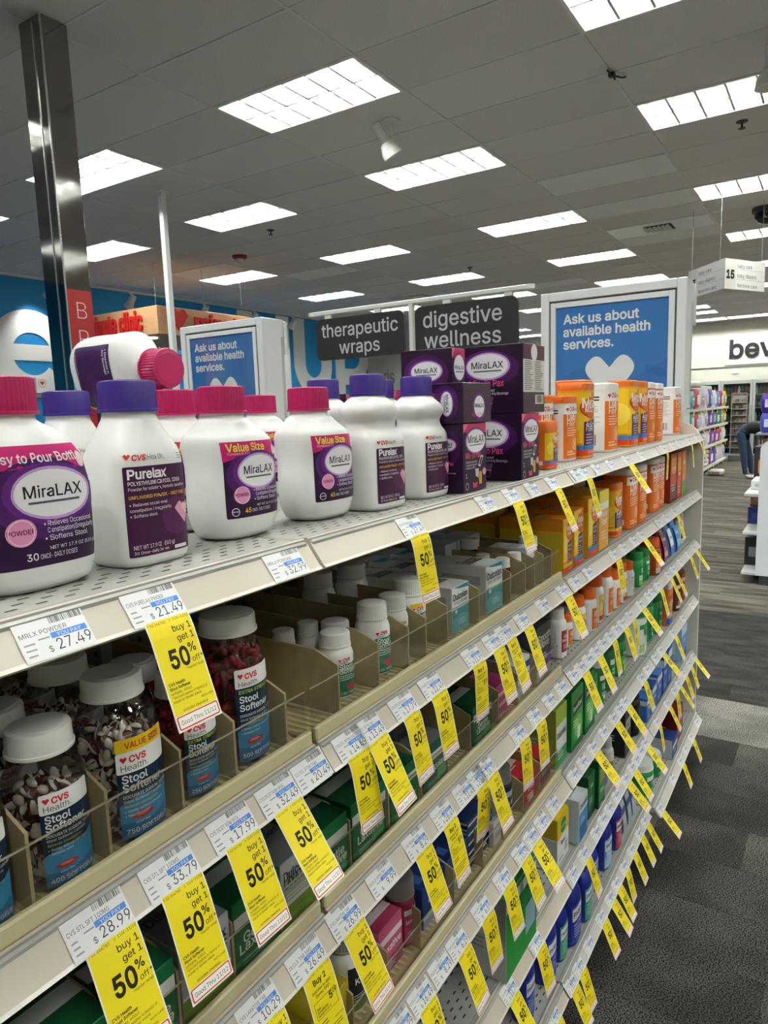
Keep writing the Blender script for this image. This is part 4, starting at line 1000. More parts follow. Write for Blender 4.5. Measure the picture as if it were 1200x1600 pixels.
# ------------------------------------------------------------ plain round or oblong bottles, tubs and canisters
def pill_bottle(name, label, cat, X, Yf, s, r_, H, body, capm, design=None, depth=None, n=2.0, cap_r=.78, cap_h=.2, shoulder=.16, group=None, rz=0, lab=(.08, .62), ribs=44, labw=1.5, seg=28):
    d = depth or r_
    r = root(name, label, cat, (X, Yf + d, LEVEL_Z(s)), rz, group)
    hb = H * (1 - cap_h); rc = r_ * cap_r
    sh = Shell([(0, r_ * .90, d * .90, n), (.003, r_ * .985, d * .985, n), (.008, r_, d, n), (hb * (1 - shoulder), r_, d, n), (hb * (1 - shoulder * .5), r_ * .93, d * .93, n), (hb * (1 - shoulder * .12), (r_ * .9 + rc) / 2 * .95, (d * .9 + rc) / 2 * .95, 2), (hb, rc * .92, rc * .92, 2), (hb + .003, rc * .92, rc * .92, 2)], seg, 2)
    b = MB(); sh.into(b, body); b.build('bottle_body', r, 55)
    cap_mesh(rc, hb, H, capm, ribs, .03).build('cap', r, 40)
    if design:
        z0, Hh = hb * lab[0], hb * lab[1] * 1.15; W = r_ * labw; P = Print(); design(P, W, Hh)
        b = MB(); P.into(b, sh.wrap(z0, Hh, W), du=W / 8, step=.00016, base=.0004); b.build('front_label', r, 60)
    return r
def canister(label, X, Yf, s, w_, d_, H, body, lid, design, rz=0, group='fibre powder canisters', side=None, lid_h=.02, around=False):
    """upright canister of rounded oblong section under a flat overhanging lid"""
    a, b_ = w_ / 2, d_ / 2
    r = root('fibre_canister', label, 'canister', (X, Yf + b_, LEVEL_Z(s)), rz, group)
    sh = Shell([(0, a * .96, b_ * .96, 5), (.003, a * .985, b_ * .985, 5), (.006, a * .985, b_ * .985, 5), (H - lid_h, a * .985, b_ * .985, 5)], 48, 1)
    m = MB(); sh.into(m, body); m.build('canister_body', r, 50)
    ls = Shell([(H - lid_h, a, b_, 5), (H - .003, a, b_, 5), (H, a * .95, b_ * .94, 5)], 48, 1)
    m = MB(); ls.into(m, lid); l2 = Shell([(H, a * .86, b_ * .84, 5), (H + .0012, a * .85, b_ * .83, 5)], 32, 1); l2.into(m, lid); m.build('lid', r, 40)
    W = w_ * 1.02 + (d_ * .9 if around else 0); Hh = H - lid_h - .012; P = Print(); design(P, W, Hh)
    md = -PI / 2 - (math.asin(min(.95, .9 * d_ / w_) ** 2.5) if around else 0)
    m = MB(); P.into(m, sh.wrap(.006, Hh, W, md), du=W / 18, step=.00016, base=.0004)
    if side:
        P = Print(); side(P, d_ * .72, Hh); P.into(m, sh.wrap(.006, Hh, d_ * .72, PI), du=d_ / 12, step=.00016, base=.0004)
    m.build('wrap_label', r, 60)
    return r
def carton(name, label, cat, X, Yf, s, w_, d_, H, base, front=None, left=None, top=None, rz=0, group=None, z=None, flat=False):
    """folded carton, printed front (towards the aisle), end (towards the camera) and top, with the tuck flap's slit"""
    bm_ = mat(base, .4)
    b = MB().box(-w_ / 2, 0, 0, w_ / 2, d_, H, bm_, .0007)
    if front: P = Print(); front(P, w_ - .002, H - .002); P.into(b, plane_map((-w_ / 2 + .001, 0, .001), (1, 0, 0), (0, 0, 1)), rough=.4)
    if left: P = Print(); left(P, d_ - .002, H - .002); P.into(b, plane_map((-w_ / 2, d_ - .001, .001), (0, -1, 0), (0, 0, 1)), rough=.4)
    if top: P = Print(); top(P, w_ - .002, d_ - .002); P.into(b, plane_map((-w_ / 2 + .001, .001, H), (1, 0, 0), (0, 1, 0)), rough=.4)
    else: b.box(-w_ / 2 + .003, d_ - .004, H - .0002, w_ / 2 - .003, d_ - .0034, H + .0004, mat('2a2a2a', .8))
    o = b.build(name, None, 30); o.location = (X, Yf, LEVEL_Z(s) if z is None else z); o.rotation_euler = (0, 0, rz)
    return tag(o, label, cat, group)
def pouch(name, label, cat, X, Yf, s, w_, d_, H, col, design=None, group=None, rz=0):
    """soft bag standing on its base, pinched flat along the top seal"""
    b = MB(); N = 24; loops = []
    for k in range(9):
        t = k / 8; dd = d_ / 2 * (1 - t ** 2.2) * (1 if t > .05 else .8) + .0015; ww = w_ / 2 * (1 - .08 * math.sin(PI * t)); loops.append([(ww * sgp(math.cos(2 * PI * j / N), .5), dd * sgp(math.sin(2 * PI * j / N), .8), H * t) for j in range(N)])
    b.loft(loops, mat(col, .25)); 
    if design:
        P = Print(); W, Hh = w_ * .8, H * .7; design(P, W, Hh)
        P.into(b, lambda u, v, h: (u - W / 2, -(d_ / 2 * (1 - ((v + H * .12) / H) ** 2.2) + .0022 + h), v + H * .12), du=W / 6, dv=Hh / 6)
    o = b.build(name, None, 60); o.location = (X, Yf + d_ / 2, LEVEL_Z(s)); o.rotation_euler = (0, 0, rz)
    return tag(o, label, cat, group)
# ================================================================ PRODUCTS: top shelf
GP = 'purple laxative cartons'
Z0 = ZS[0] + .0014
mira30('white bottle, red-pink cap, 30 doses label, cut by the frame edge on the top shelf', (.330, .606, Z0))
pure17('white bottle with violet cap and plum label, above the $21.49 label', (.458, .604, Z0))
mira45('larger white bottle, pink cap, value size label, right after the violet-capped front bottle', (.600, .618, Z0))
mira45('larger white bottle, pink cap, value size label, just before the two tall violet-capped bottles', (.757, .612, Z0))
pure29('tall white bottle with waist and violet cap, next to the value size bottle', (.868, .588, Z0))
pure29('tall white bottle with waist and violet cap, next to the purple cartons', (1.012, .588, Z0))
pure17('violet-capped white bottle in the second row, behind the plum-labelled front bottle', (.54, .835, Z0))
pure17('violet-capped white bottle mostly hidden behind the 30 doses bottle', (.418, .775, Z0))
mira45('pink-capped white bottle in the second row, directly below the lying bottle cap', (.612, .716, Z0))
mira45('pink-capped white bottle in the second row, between the two value size bottles', (.945, .875, Z0))
mira45('pink-capped white bottle in the third row, only a sliver of its cap showing', (.76, .80, Z0))
pure29('violet-capped white bottle behind the second value size bottle', (.925, .715, Z0))
pure29('violet-capped white bottle hidden behind the first tall waisted bottle', (1.055, .690, Z0))
def d_mira_back(P, W, H):
    P.rect(0, 0, W, H, '34104a', 0, .002); P.ell(W * .62, H * .42, W * .2, H * .13, '421454', 1); P.ell(W * .86, H * .36, W * .12, H * .1, '5c1c6c', 1)
    P.text('• Dissolves in', W * .08, H * .90, W * .058, 'efe6f2', 2, bold=.02); P.text('  Any Beverage', W * .08, H * .82, W * .058, 'efe6f2', 2, bold=.02); P.bars(W * .1, H * .06, W * .5, 2, H * .03, 'b9a0c4', 2, .35)
r = mira45('white bottle with pink cap lying on its side on top of the other bottles', (0, 0, 0), dx=0)
fl = [c for c in r.children if c.name.startswith('front_label')][0]
sh = Shell([(.018, .0536, .0392, 2.8), (.035, .056, .041, 2.9), (.075, .0552, .0398, 3.0), (.108, .056, .041, 2.9), (.12, .0535, .039, 2.7)], 48)
P = Print(); d_mira_back(P, .092, .082); b = MB(); P.into(b, sh.wrap(.024, .082, .092), du=.007, dv=.009, step=.00016, base=.0005); fl.data = b.mesh('front_label', 60)
carton('laxative_carton', 'purple carton hidden under the lying bottle', 'carton', .672, .80, 0, .06, .12, .163, '22082a', d_pax_front, d_pax_side, group=GP)
r.matrix_world = Matrix.Translation((.668, .962, Z0 + .1635 + .0500)) @ Matrix(((0, 1, 0, 0), (0, 0, -1, 0), (-1, 0, 0, 0), (0, 0, 0, 1))) @ Matrix.Rotation(.22, 4, 'Z') @ Matrix.Scale(.99, 4)
def rot90(design):
    def f(P, W, H):
        Q = Print(); design(Q, H, W)
        for vs, fs, h, lv in Q.L: P.L.append(([(v[1], H - v[0]) for v in vs], fs, h, lv))
    return f
carton('laxative_carton', 'small purple carton standing low, next to the tall waisted bottle', 'carton', 1.111, .530, 0, .093, .068, .119, '22082a', d_pax_front, d_pax_side, group=GP)
carton('laxative_carton', 'small purple carton laid on its side on another carton', 'carton', 1.116, .526, 0, .112, .100, .068, '22082a', d_pax_end, rot90(d_pax_side), group=GP, z=Z0 + .1196)
carton('laxative_carton', 'purple carton at the bottom of the back stack, hidden behind others', 'carton', 1.200, .604, 0, .055, .11, .120, '22082a', d_pax_front, d_pax_side, group=GP)
carton('laxative_carton', 'purple carton on top of the back stack, in front of the wellness sign', 'carton', 1.200, .604, 0, .055, .11, .136, '22082a', d_pax_front, d_pax_side, group=GP, z=Z0 + .1206)
carton('laxative_carton', 'large purple carton standing at the bottom of the tall stack', 'carton', 1.330, .512, 0, .094, .150, .131, '1d0724', d_pax_front, d_pax_side, group=GP)
carton('laxative_carton', 'large purple travel size carton crowning the stack, facts panel to the aisle', 'carton', 1.345, .510, 0, .118, .150, .133, '1d0724', d_pax_facts, d_pax_side, group=GP, z=Z0 + .1316)
carton('laxative_carton', 'dark purple carton seen between the violet caps', 'carton', 1.135, .80, 0, .06, .06, .180, '1d0724', d_pax_front, d_pax_side, group=GP)
carton('laxative_carton', 'dark purple carton at the back, seen beside the last violet cap', 'carton', 1.31, .80, 0, .07, .07, .188, '1d0724', d_pax_front, d_pax_side, group=GP)
OR, YE, WH = mat('dc6c1a', .4), mat('e7ab18', .4), mat('f0efec', .4)
def facts(P, W, H):
    P.rect(0, 0, W, H, 'f0efec', 1); P.bars(W * .1, H * .9, W * .7, 2, H * .05, '3a3a3a', 2, .5, 2); P.bars(W * .1, H * .78, W * .75, 12, H * .03, 'a8a8a6', 2, .3, 3); P.rect(W * .3, H * .06, W * .72, H * .28, 'ffffff', 2); P.barcode(W * .34, H * .08, W * .68, H * .27, '1c1c1c', 3, 4)
def mside(P, W, H):
    P.rect(0, 0, W, H, 'dd6a20', 1); P.bars(W * .12, H * .8, W * .7, 9, H * .06, 'b04a12', 2, .45, 3); P.rect(W * .1, H * .05, W * .9, H * .16, 'e8e0da', 2); P.rect(0, H * .17, W * .3, H * .22, '3a8fd0', 2)
META = lambda band='2a7fc4': (lambda P, W, H: d_meta(P, W, H, band))
canister('small orange and yellow fibre canister beside the big purple carton', 1.565, .545, 0, .078, .062, .108, OR, OR, META(), side=mside)
canister('white and orange fibre canister behind the small orange one', 1.70, .605, 0, .105, .085, .170, WH, OR, d_daily, side=facts)
canister('white and orange fibre canister squeezed before the tall yellow one', 1.80, .575, 0, .095, .085, .168, WH, OR, d_daily, side=facts)
canister('tall yellow fibre canister with orange lid, before the white back panel', 1.905, .560, 0, .092, .085, .202, YE, OR, META(), around=True)
canister('fibre canister turned to show its white back panel and barcode', 2.170, .565, 0, .125, .105, .205, WH, WH, d_daily, side=facts)
canister('fibre canister in the back row, orange lid just showing', 2.29, .68, 0, .12, .10, .222, OR, OR, d_daily, side=mside)
canister('yellow fibre canister, first of the pair after the white panel', 2.425, .562, 0, .115, .090, .217, YE, OR, META(), around=True)
canister('yellow fibre canister, second of the pair after the white panel', 2.555, .560, 0, .100, .090, .216, YE, OR, META(), around=True)
canister('orange fibre canister right after the yellow pair', 2.675, .560, 0, .10, .09, .214, OR, WH, d_daily, side=facts)
canister('orange fibre canister, second after the yellow pair', 2.79, .555, 0, .10, .09, .212, OR, WH, d_daily, side=facts)
canister('orange fibre canister standing alone near the end of the top shelf', 3.02, .60, 0, .105, .09, .205, OR, WH, d_daily, side=facts)
canister('last canister on the top shelf, white back panel towards the aisle end', 3.295, .580, 0, .125, .10, .205, WH, WH, d_daily, side=facts)
# ================================================================ second shelf
Z1 = ZS[1] + .0058
def jarp(x, yf, R): return (x, yf + R, Z1)
softjar('clear jar of two-tone softgels, 400 count, in front of the tan dividers', jarp(.3065, .527, .0345), .0345, .137, .027, 400, True)
softjar('large clear jar of two-tone softgels with yellow value size band', jarp(.385, .527, .0405), .0405, .156, .028, 750, True, 'VALUE SIZE', n=420)
softjar('clear jar of red softgels, 250 count, below the $21.49 tag', jarp(.464, .533, .034), .034, .129, .025, 250, False, strength=True)
softjar('tall clear jar of red softgels, 500 count, beside the empty tan slots', jarp(.543, .533, .040), .040, .171, .032, 500, False, strength=True)
softjar('clear jar of two-tone softgels cut by the frame edge', jarp(.2365, .527, .031), .031, .137, .027, 400, True)
softjar('two-tone softgel jar in the second row, behind the 400 count jar', jarp(.3065, .602, .0345), .0345, .137, .027, 400, True)
softjar('two-tone softgel jar in the second row, behind the value size jar', jarp(.385, .614, .0405), .0405, .156, .028, 750, True, n=420)
softjar('softgel jar in the third row, dark lid under the shelf', jarp(.385, .700, .0405), .0405, .156, .028, 750, True, n=420)
softjar('red softgel jar in the second row, lid behind the yellow tag', jarp(.464, .608, .034), .034, .129, .025, 250, False, strength=True)
softjar('softgel jar with blue label in the back row at the frame edge', jarp(.3065, .680, .0345), .0345, .170, .028, 750, True, n=420)
def whites(label, x, yf, r_, H, gold=False, bare=False, s=1):
    r = pill_bottle('tablet_bottle', label, 'bottle', x, yf, s, r_, H, BOTW, WCAP, None if bare else (lambda P, W, Hh: d_greensoft(P, W, Hh, gold)), cap_r=.86, cap_h=.22, group='white bottles with green labels', lab=(.05, .72), labw=1.75)
    r.location.z = ZS[s] + .0058; return r
whites('short white bottle with green label, first in the tan tray', .742, .548, .0250, .091)
whites('short white bottle turned to its barcode, behind the first green-label one', .785, .580, .0245, .090, bare=True)
whites('white bottle with green label and wide ribbed cap, second from the empty slot', .838, .548, .0265, .108)
whites('white bottle with green label, third from the empty slot', .893, .548, .0250, .107)
whites('tall white bottle with green label and gold band, beside the sale tag', .955, .552, .0300, .118, True)
whites('white bottle in the back row, by the pegboard', .930, .720, .029, .118, bare=True)
whites('white bottle in the back row, next to the cartons', 1.010, .705, .030, .118, bare=True)
whites('short white bottle lid showing over the tan divider, farther one', .720, .630, .0190, .088, bare=True)
whites('short white bottle lid showing over the tan divider, nearer one', .766, .622, .0190, .088, bare=True)
def dul(label, x, yf, z, H=.083, w_=.066):
    o = carton('tablet_carton', label, 'carton', x, yf, 1, w_, .105, H, 'cfd2d1', d_dulco, d_plain('c6c9c8', [(.1, .6, .9, .8, '9aa0a2')], None), d_dulcotop, group='grey and teal cartons', z=z); return o
dul('grey and teal carton in front, first of two facing the aisle', 1.075, .545, Z1)
dul('grey and teal carton in front, second of two facing the aisle', 1.215, .542, Z1, .093, .078)
k = 0
for x in (1.065, 1.145, 1.225):
    for y in (.655, .765):
        k += 1; dul('grey carton lying deeper on the second shelf, %s of six behind' % ORD[k], x, y, Z1, .088 if y < .7 else .096, .07)
def amber(label, x, yf, H, R, lab, s=1, cm=WCAP, body='2a1a1c'):
    r = pill_bottle('tablet_bottle', label, 'bottle', x, yf, s, R, H, mat(body, .12), cm, d_plain(*lab), cap_r=.9, cap_h=.22, group='small dark bottles'); r.location.z = ZS[s] + .0058; return r
amber('small dark bottle with white cap and teal label, after the teal cartons', 1.308, .548, .084, .0165, ('3a8f9c', [(0, .75, 1, 1, 'eceeee')], None))
amber('small dark bottle with white cap, second after the teal cartons', 1.370, .548, .084, .0165, ('3a8f9c', [(0, .75, 1, 1, 'eceeee')], None))
amber('small dark bottle in the second row after the teal cartons', 1.325, .600, .084, .0165, ('3a8f9c', [(0, .75, 1, 1, 'eceeee')], None))
amber('round white cap of a dark bottle, back row of the second shelf', 1.40, .66, .10, .024, ('33425c', [(0, .7, 1, 1, 'eceeee')], None))
amber('dark bottle with navy label and white cap at the end of the tan tray', 1.478, .552, .100, .0235, ('27345a', [(0, .8, 1, 1, 'e8eaec'), (0, 0, 1, .15, '8a6aa0')], 'Stool\nSoftener'))
carton('tablet_carton', 'white and blue carton standing in the tan tray', 'carton', 1.432, .550, 1, .052, .09, .084, 'e4e8ec', d_plain('58a4d6', [(0, .72, 1, 1, 'eef2f4'), (0, 0, 1, .2, '9ac8e8')], 'Stool\nSoftener', ty=.55), None, d_plain('e8ecee', [(.1, .3, .9, .6, 'b8c4cc')], None), z=Z1)
for i, x in enumerate((1.34, 1.40, 1.46)):
    carton('tablet_carton', 'blue and white carton lying deep on the shelf, %s of three' % ORD[i + 1], 'carton', x, .70, 1, .055, .11, .098, 'b9c6d2', None, None, d_plain('cfd6dc', [(.1, .55, .9, .8, '5a86b8')], None), group='blue cartons at the back', z=Z1)
def fib(label, x, yf, w_, d_, H, band, rz=0, left=True, s=1, base='d98c1c'):
    return carton('fibre_carton', label, 'carton', x, yf, s, w_, d_, H, base, META(band), d_plain('d9b324', [(0, .78, 1, 1, 'd8861c'), (.06, .1, .94, .7, 'd2bc3a')], None, bars='8a7a1c', ty=.62) if left else None, d_plain('c97f1e', [(.0, .46, 1, .54, '8a4a16')], None), group='orange fibre cartons', rz=rz)
fib('orange fibre carton with yellow end panel, first after the tan tray', 1.595, .522, .064, .16, .132, 'd8b81c')
fib('orange fibre carton, second after the tan tray, blue strip', 1.685, .524, .076, .16, .140, '2a7fc4')
fib('orange fibre carton, third after the tan tray, under the hanging tag', 1.800, .522, .085, .16, .155, '2a7fc4')
carton('fibre_carton', 'yellow and pale orange fibre carton beside the yellow canister', 'carton', 1.905, .522, 1, .09, .15, .163, 'efb04a', d_plain('eda84c', [(0, .8, 1, 1, 'e8d24a'), (0, .68, 1, .8, 'f0eee8')], 'Daily\nFiber', ty=.55), d_plain('e8c63a', [], None), group='orange fibre cartons')
for i, (x, y) in enumerate(((1.62, .70), (1.72, .70), (1.83, .70))): fib('orange fibre carton in the second row, %s one' % ORD[i + 1], x, y, .085, .15, .14, 'd8b81c')
canister('yellow fibre canister with orange lid on the second shelf', 2.115, .532, 1, .092, .080, .160, YE, OR, META('e8d22a'), around=True)
canister('orange fibre canister with white lid, first on the second shelf', 2.275, .525, 1, .115, .095, .192, OR, WH, d_daily, side=mside)
canister('orange fibre canister with white lid, second on the second shelf', 2.405, .525, 1, .105, .095, .192, OR, WH, d_daily, side=mside)
canister('orange fibre canister in the back row of the second shelf', 2.16, .66, 1, .11, .09, .196, OR, WH, d_daily, side=mside)
canister('orange fibre canister, third on the second shelf, by the bay joint', 2.655, .535, 1, .12, .095, .195, OR, WH, d_daily, side=mside)
canister('orange fibre canister, fourth on the second shelf', 2.775, .540, 1, .10, .09, .19, OR, WH, d_daily, side=facts)
carton('fibre_carton', 'brown and red fibre carton with dark base on the second shelf', 'carton', 2.925, .53, 1, .12, .12, .192, 'a8391a', d_plain('b8431c', [(0, 0, 1, .34, '4a1c16'), (.1, .66, .9, .92, 'd88a2a')], 'FIBER', 'f0d8a0', .6), d_plain('8a2a16', [], None), group='tall cartons near the end panel')
carton('fibre_carton', 'orange-red fibre carton beside the brown one', 'carton', 3.045, .53, 1, .085, .12, .19, 'd8541e', d_plain('dc5a1e', [(0, 0, 1, .25, 'c22a20'), (.1, .6, .9, .9, 'f0a83a')], 'Fiber', ty=.5), group='tall cartons near the end panel')
carton('fibre_carton', 'orange and green fibre carton, last on the second shelf', 'carton', 3.15, .53, 1, .085, .12, .19, 'dd7c22', d_plain('e08a2a', [(0, 0, 1, .35, '5c9a3c')], 'Fiber', ty=.7), group='tall cartons near the end panel')
# ================================================================ third shelf
ZT = lambda s: ZS[s] + .0058
GB = 'boxed laxatives in the tan trays'
GRN, DGR = '0f6a3c', '0d4a30'
d_lax = lambda t='Gentle\nLaxative', base=GRN: d_plain(base, [(0, .62, 1, .80, 'e4e6e2'), (.55, .06, .92, .32, '5aa472')], t, 'e8efe8', .36, 'a8c8b0')
d_dlx = d_plain('a9adab', [(0, 0, 1, .32, '6f8f2a'), (0, .3, 1, .34, 'd8dcd8')], 'Dulcolax\nLAXATIVE', '23282a', .72, 'dfe6c8')
lid_g = d_plain('14502f', [(0, .35, 1, .55, 'c8d0c8')], 'OVERNIGHT', 'b8ccbc', .62, None)
lid_d = d_plain('6e7372', [(0, .75, 1, 1, '4a4e4d')], 'Dulcolax', '2a2e30', .42, None)
def boxed(label, x, yf, s, w_, H, front, top, base, d_=.12, grp=GB, left=None):
    return carton('laxative_box', label, 'box', x, yf, s, w_, d_, H, base, front, left, top, group=grp, z=ZT(s))
cells = [(.225, 'green', .07), (.295, 'green', .07), (.366, 'green', .07), (.440, 'grey', .073), (.518, 'green', .08), (.590, 'grey', .066), (.660, 'green', .075), (.748, 'green', .09), (.845, 'green', .085), (.945, 'dgreen', .085), (1.128, 'green', .085)]
n = 0
for x, c, w_ in cells:
    if not c: continue
    n += 1
    fr, tp, bs = {'green': (d_lax(), lid_g, GRN), 'grey': (d_dlx, lid_d, '8f9392'), 'dgreen': (d_lax('Dulcolax', '1c5a48'), lid_d, '1c5a48')}[c]
    boxed('%s laxative box in the third shelf front row, %s along' % ({'green': 'green', 'grey': 'grey and lime', 'dgreen': 'grey and dark green'}[c], ORD[n]), x, .530, 2, w_ * .95, .084 if x < .8 else .074, fr, tp, bs)
    boxed('%s laxative box in the third shelf back row, %s along' % ({'green': 'green', 'grey': 'grey', 'dgreen': 'grey'}[c], ORD[n]), x, .655, 2, w_ * .95, .104, fr, tp, bs)
boxed('navy and white fast relief box behind the grey and dark green box', .865, .80, 2, .075, .10, d_plain('1c2a5c', [(0, .0, 1, .3, 'e8eaf0')], 'FAST RELIEF', ty=.6), d_plain('1c2a5c', [(0, .2, 1, .4, 'c8ccd8')], None), '1c2a5c')
boxed('pink laxative box in the third shelf tray', 1.248, .540, 2, .072, .066, d_plain('b8427c', [(0, .6, 1, .75, 'e6b8cc')], 'Laxative', ty=.3), d_plain('a03a6c', [(0, .4, 1, .6, 'd898b4')], None), 'b8427c')
boxed('white and pale blue box in the third shelf tray beside the pink one', 1.352, .540, 2, .085, .078, d_plain('d8dde4', [(0, 0, 1, .35, '8fb6d4'), (0, .7, 1, .9, '2a3c8c')], 'relax', '2a3c8c', .5), d_plain('e4e6e8', [(.1, .4, .9, .6, '4a5a9c')], None), 'd8dde4')
boxed('white box stacked behind the pale blue one', 1.36, .67, 2, .085, .10, d_plain('e2e4e6', [(0, .3, 1, .5, '3a4c9c')], None), None, 'e2e4e6')
boxed('purple and grey herbal box at the end of the third shelf tray', 1.462, .532, 2, .092, .128, d_plain('3c3a44', [(0, .22, 1, .46, '6a4296'), (0, 0, 1, .22, 'b8b2a8')], 'Smooth\nMove', 'd8d0c0', .72), d_plain('4a4640', [], None), '3c3a44')
pill_bottle('fibre_bottle', 'white bottle with dark red plus calcium label on the third shelf', 'bottle', 1.628, .536, 2, .0250, .124, BOTW, WCAP, d_plain('a02832', [(0, 0, 1, .12, 'f0eeea'), (0, .9, 1, 1, 'f0eeea')], 'Fiber\nPlus Cal', ty=.62), group='third shelf bottles', n=2.6)
OB = 'third shelf bottles'
D_MB = lambda P, W, H: d_meta(P, W, H, '8a2a6a')
D_DB = d_plain('dc6c1e', [(0, .9, 1, 1, 'f0eeea')], 'Daily\nFiber', ty=.66, bars='f2d0b0')
def ocap(label, x, yf, r_, H, des, n=2.4, s=2, body=BOTW, cap=OCAP, grp=OB, **k): return pill_bottle('fibre_bottle', label, 'bottle', x, yf, s, r_, H, body, cap, des, group=grp, n=n, cap_r=.88, cap_h=.23, **k)
ocap('small orange-labelled bottle behind the sale tag, next to the red-label bottle', 1.715, .548, .022, .085, D_DB)
ocap('white bottle with wide orange cap and gold label, third shelf', 1.785, .536, .030, .117, D_MB)
ocap('white bottle with orange cap and narrow orange label, third shelf', 1.868, .530, .027, .119, D_DB)
ocap('tall white bottle with maroon and gold label, third shelf', 1.952, .535, .027, .137, D_MB, 2.8)
ocap('large white bottle with full orange label, third shelf', 2.035, .531, .031, .152, D_DB, 3.2)
ocap('white bottle with orange label behind the sale tag, third shelf', 2.115, .528, .026, .118, D_DB)
ocap('white bottle with gold label and orange cap, seventh in the row', 2.185, .526, .024, .128, D_MB)
ocap('white bottle turned to its barcode, orange cap, before the green bottles', 2.275, .525, .031, .113, facts)
ocap('white bottle with orange cap in the second row, before the green bottles', 2.24, .62, .027, .125, facts)
def green(label, x, yf, s, r_, H, des=None, cm=mat('128040', .35), body=mat('1d8a46', .3), n=2.2, grp='green fibre tubs', depth=None, **k): return pill_bottle('fibre_tub', label, 'tub', x, yf, s, r_, H, body, cm, des, group=grp, cap_r=k.pop('cap_r', .97), cap_h=k.pop('cap_h', .2), shoulder=k.pop('shoulder', .06), n=n, depth=depth, **k)
D_BF = d_plain('1d8a46', [(0, .0, 1, .25, '8cc63c'), (.0, .25, .5, .5, 'e8f0e0'), (.55, .1, .9, .3, 'd8482a')], 'Bene\nfiber', ty=.75)
D_CG = d_plain('1f9a4c', [(0, .84, 1, 1, 'eef2ee'), (.0, .0, 1, .2, '0f6a34')], 'Clear\nFiber', ty=.62)
green('green fibre tub with fruit print, third shelf before the bay joint', 2.405, .527, 2, .026, .118, D_BF)
green('green fibre tub with white band, third shelf at the bay joint', 2.502, .526, 2, .024, .113, D_CG)
green('large green fibre tub in the second row with domed lid', 2.36, .615, 2, .050, .138, D_BF, cap_r=.9, cap_h=.3, shoulder=.2)
green('green fibre tub in the second row beside the domed one', 2.49, .61, 2, .030, .135, D_BF)
pill_bottle('gummy_jar', 'amber gummy jar with orange lid and orange label, third shelf', 'jar', 2.605, .509, 2, .039, .134, mat('8a3c12', .15), mat('d85a14', .4), d_plain('dd6a1a', [(0, 0, .45, .28, 'c9c2b8'), (.6, .05, .95, .25, '3a6a2a')], 'Fiber', ty=.7), cap_r=.86, cap_h=.24)
GPO = 'soft bags on the third shelf'
pouch('snack_pouch', 'maroon pouch on the third shelf after the gummy jar', 'bag', 2.80, .527, 2, .085, .07, .145, '7c2438', d_plain('8c2c44', [(.1, .1, .9, .3, 'd8b8a8')], 'Prunes', ty=.7), GPO)
pouch('snack_pouch', 'blue and white pouch on the third shelf', 'bag', 2.93, .528, 2, .075, .07, .138, '4a7cc0', d_plain('e4eaf2', [(0, 0, 1, .3, '3a6cb8')], 'Fiber', '2a4a8c', .6), GPO)
pouch('snack_pouch', 'bright blue pouch on the third shelf near the end panel', 'bag', 3.05, .526, 2, .085, .07, .132, '2f80c8', d_plain('3c8cd2', [(.1, .1, .9, .4, '8cc0e8')], 'Fiber', ty=.65), GPO)
ocap('slim white bottle, last on the third shelf by the end panel', 3.235, .540, .024, .135, d_plain('e8e4da', [(0, .2, 1, .5, '5c4632'), (.2, .7, .8, .85, 'd8a02a')], None), 2, cap=mat('cfcac0', .4))
# ================================================================ fourth shelf
boxed('yellow senna box at the near end of the fourth shelf', .652, .540, 3, .085, .083, d_plain('c9b62a', [(0, 0, 1, .25, '8a9a2c')], 'senokot', '23301c', .55), d_plain('b8a828', [(0, .4, 1, .7, 'a0901c')], 'SENNA &', '3a3410', .5, None), 'c2b02a')
pill_bottle('tablet_bottle', 'large white-capped bottle with dark label behind the sale tag, fourth shelf', 'bottle', .738, .546, 3, .035, .125, BOTW, GREYCAP, d_plain('20241f', [(0, 0, 1, .2, '6a8a3a')], 'KRIS', ty=.6), cap_r=.85)
boxed('pink women\'s laxative box on the fourth shelf', .818, .548, 3, .068, .084, d_plain('c05a80', [(0, .66, 1, .8, 'e8d8de'), (.5, .0, 1, .3, '9a3a64')], 'Laxative', ty=.44), d_plain('a8385c', [(0, .2, 1, .35, 'd8c8cc')], 'laxative', ty=.6), 'b04a70', .10)
r = pill_bottle('tablet_bottle', 'clear pink bottle with ribbed grey cap in the fourth shelf tray', 'bottle', .882, .545, 3, .0245, .118, mat('8c2440', .1), GREYCAP, d_plain('b84a70', [(0, .84, 1, 1, 'd8ccd0')], 'laxative', ty=.6), cap_r=.98, cap_h=.28, shoulder=.1); r.location.z = ZT(3)
r = pill_bottle('tablet_bottle', 'grey-capped bottle in the second row, behind the pink box', 'bottle', .872, .615, 3, .024, .118, mat('8c2440', .1), GREYCAP, None, cap_r=.98, cap_h=.28, shoulder=.1); r.location.z = ZT(3)
EX = d_plain('17346e', [(0, .0, 1, .22, '8a9ab8'), (0, .22, 1, .3, 'd8dce4')], 'ex-lax', 'e8ecf4', .55)
EXT = d_plain('162c5c', [(.1, .1, .35, .3, '3a5c9c')], 'ex-lax', 'd0d8e8', .5, None)
k = 0
for x in (.955, 1.045):
    for y, hh in ((.545, .075), (.66, .092), (.775, .10)):
        k += 1; boxed('navy chocolate laxative box on the fourth shelf, %s of six' % ORD[k], x, y, 3, .082, hh, EX, EXT, '17346e', .11, 'navy boxes on the fourth shelf')
NW = d_plain('1a2c58', [(0, .7, 1, .85, 'e2e4e8'), (.5, .1, .95, .4, '7aa8cc')], 'Soft', ty=.4)
k = 0
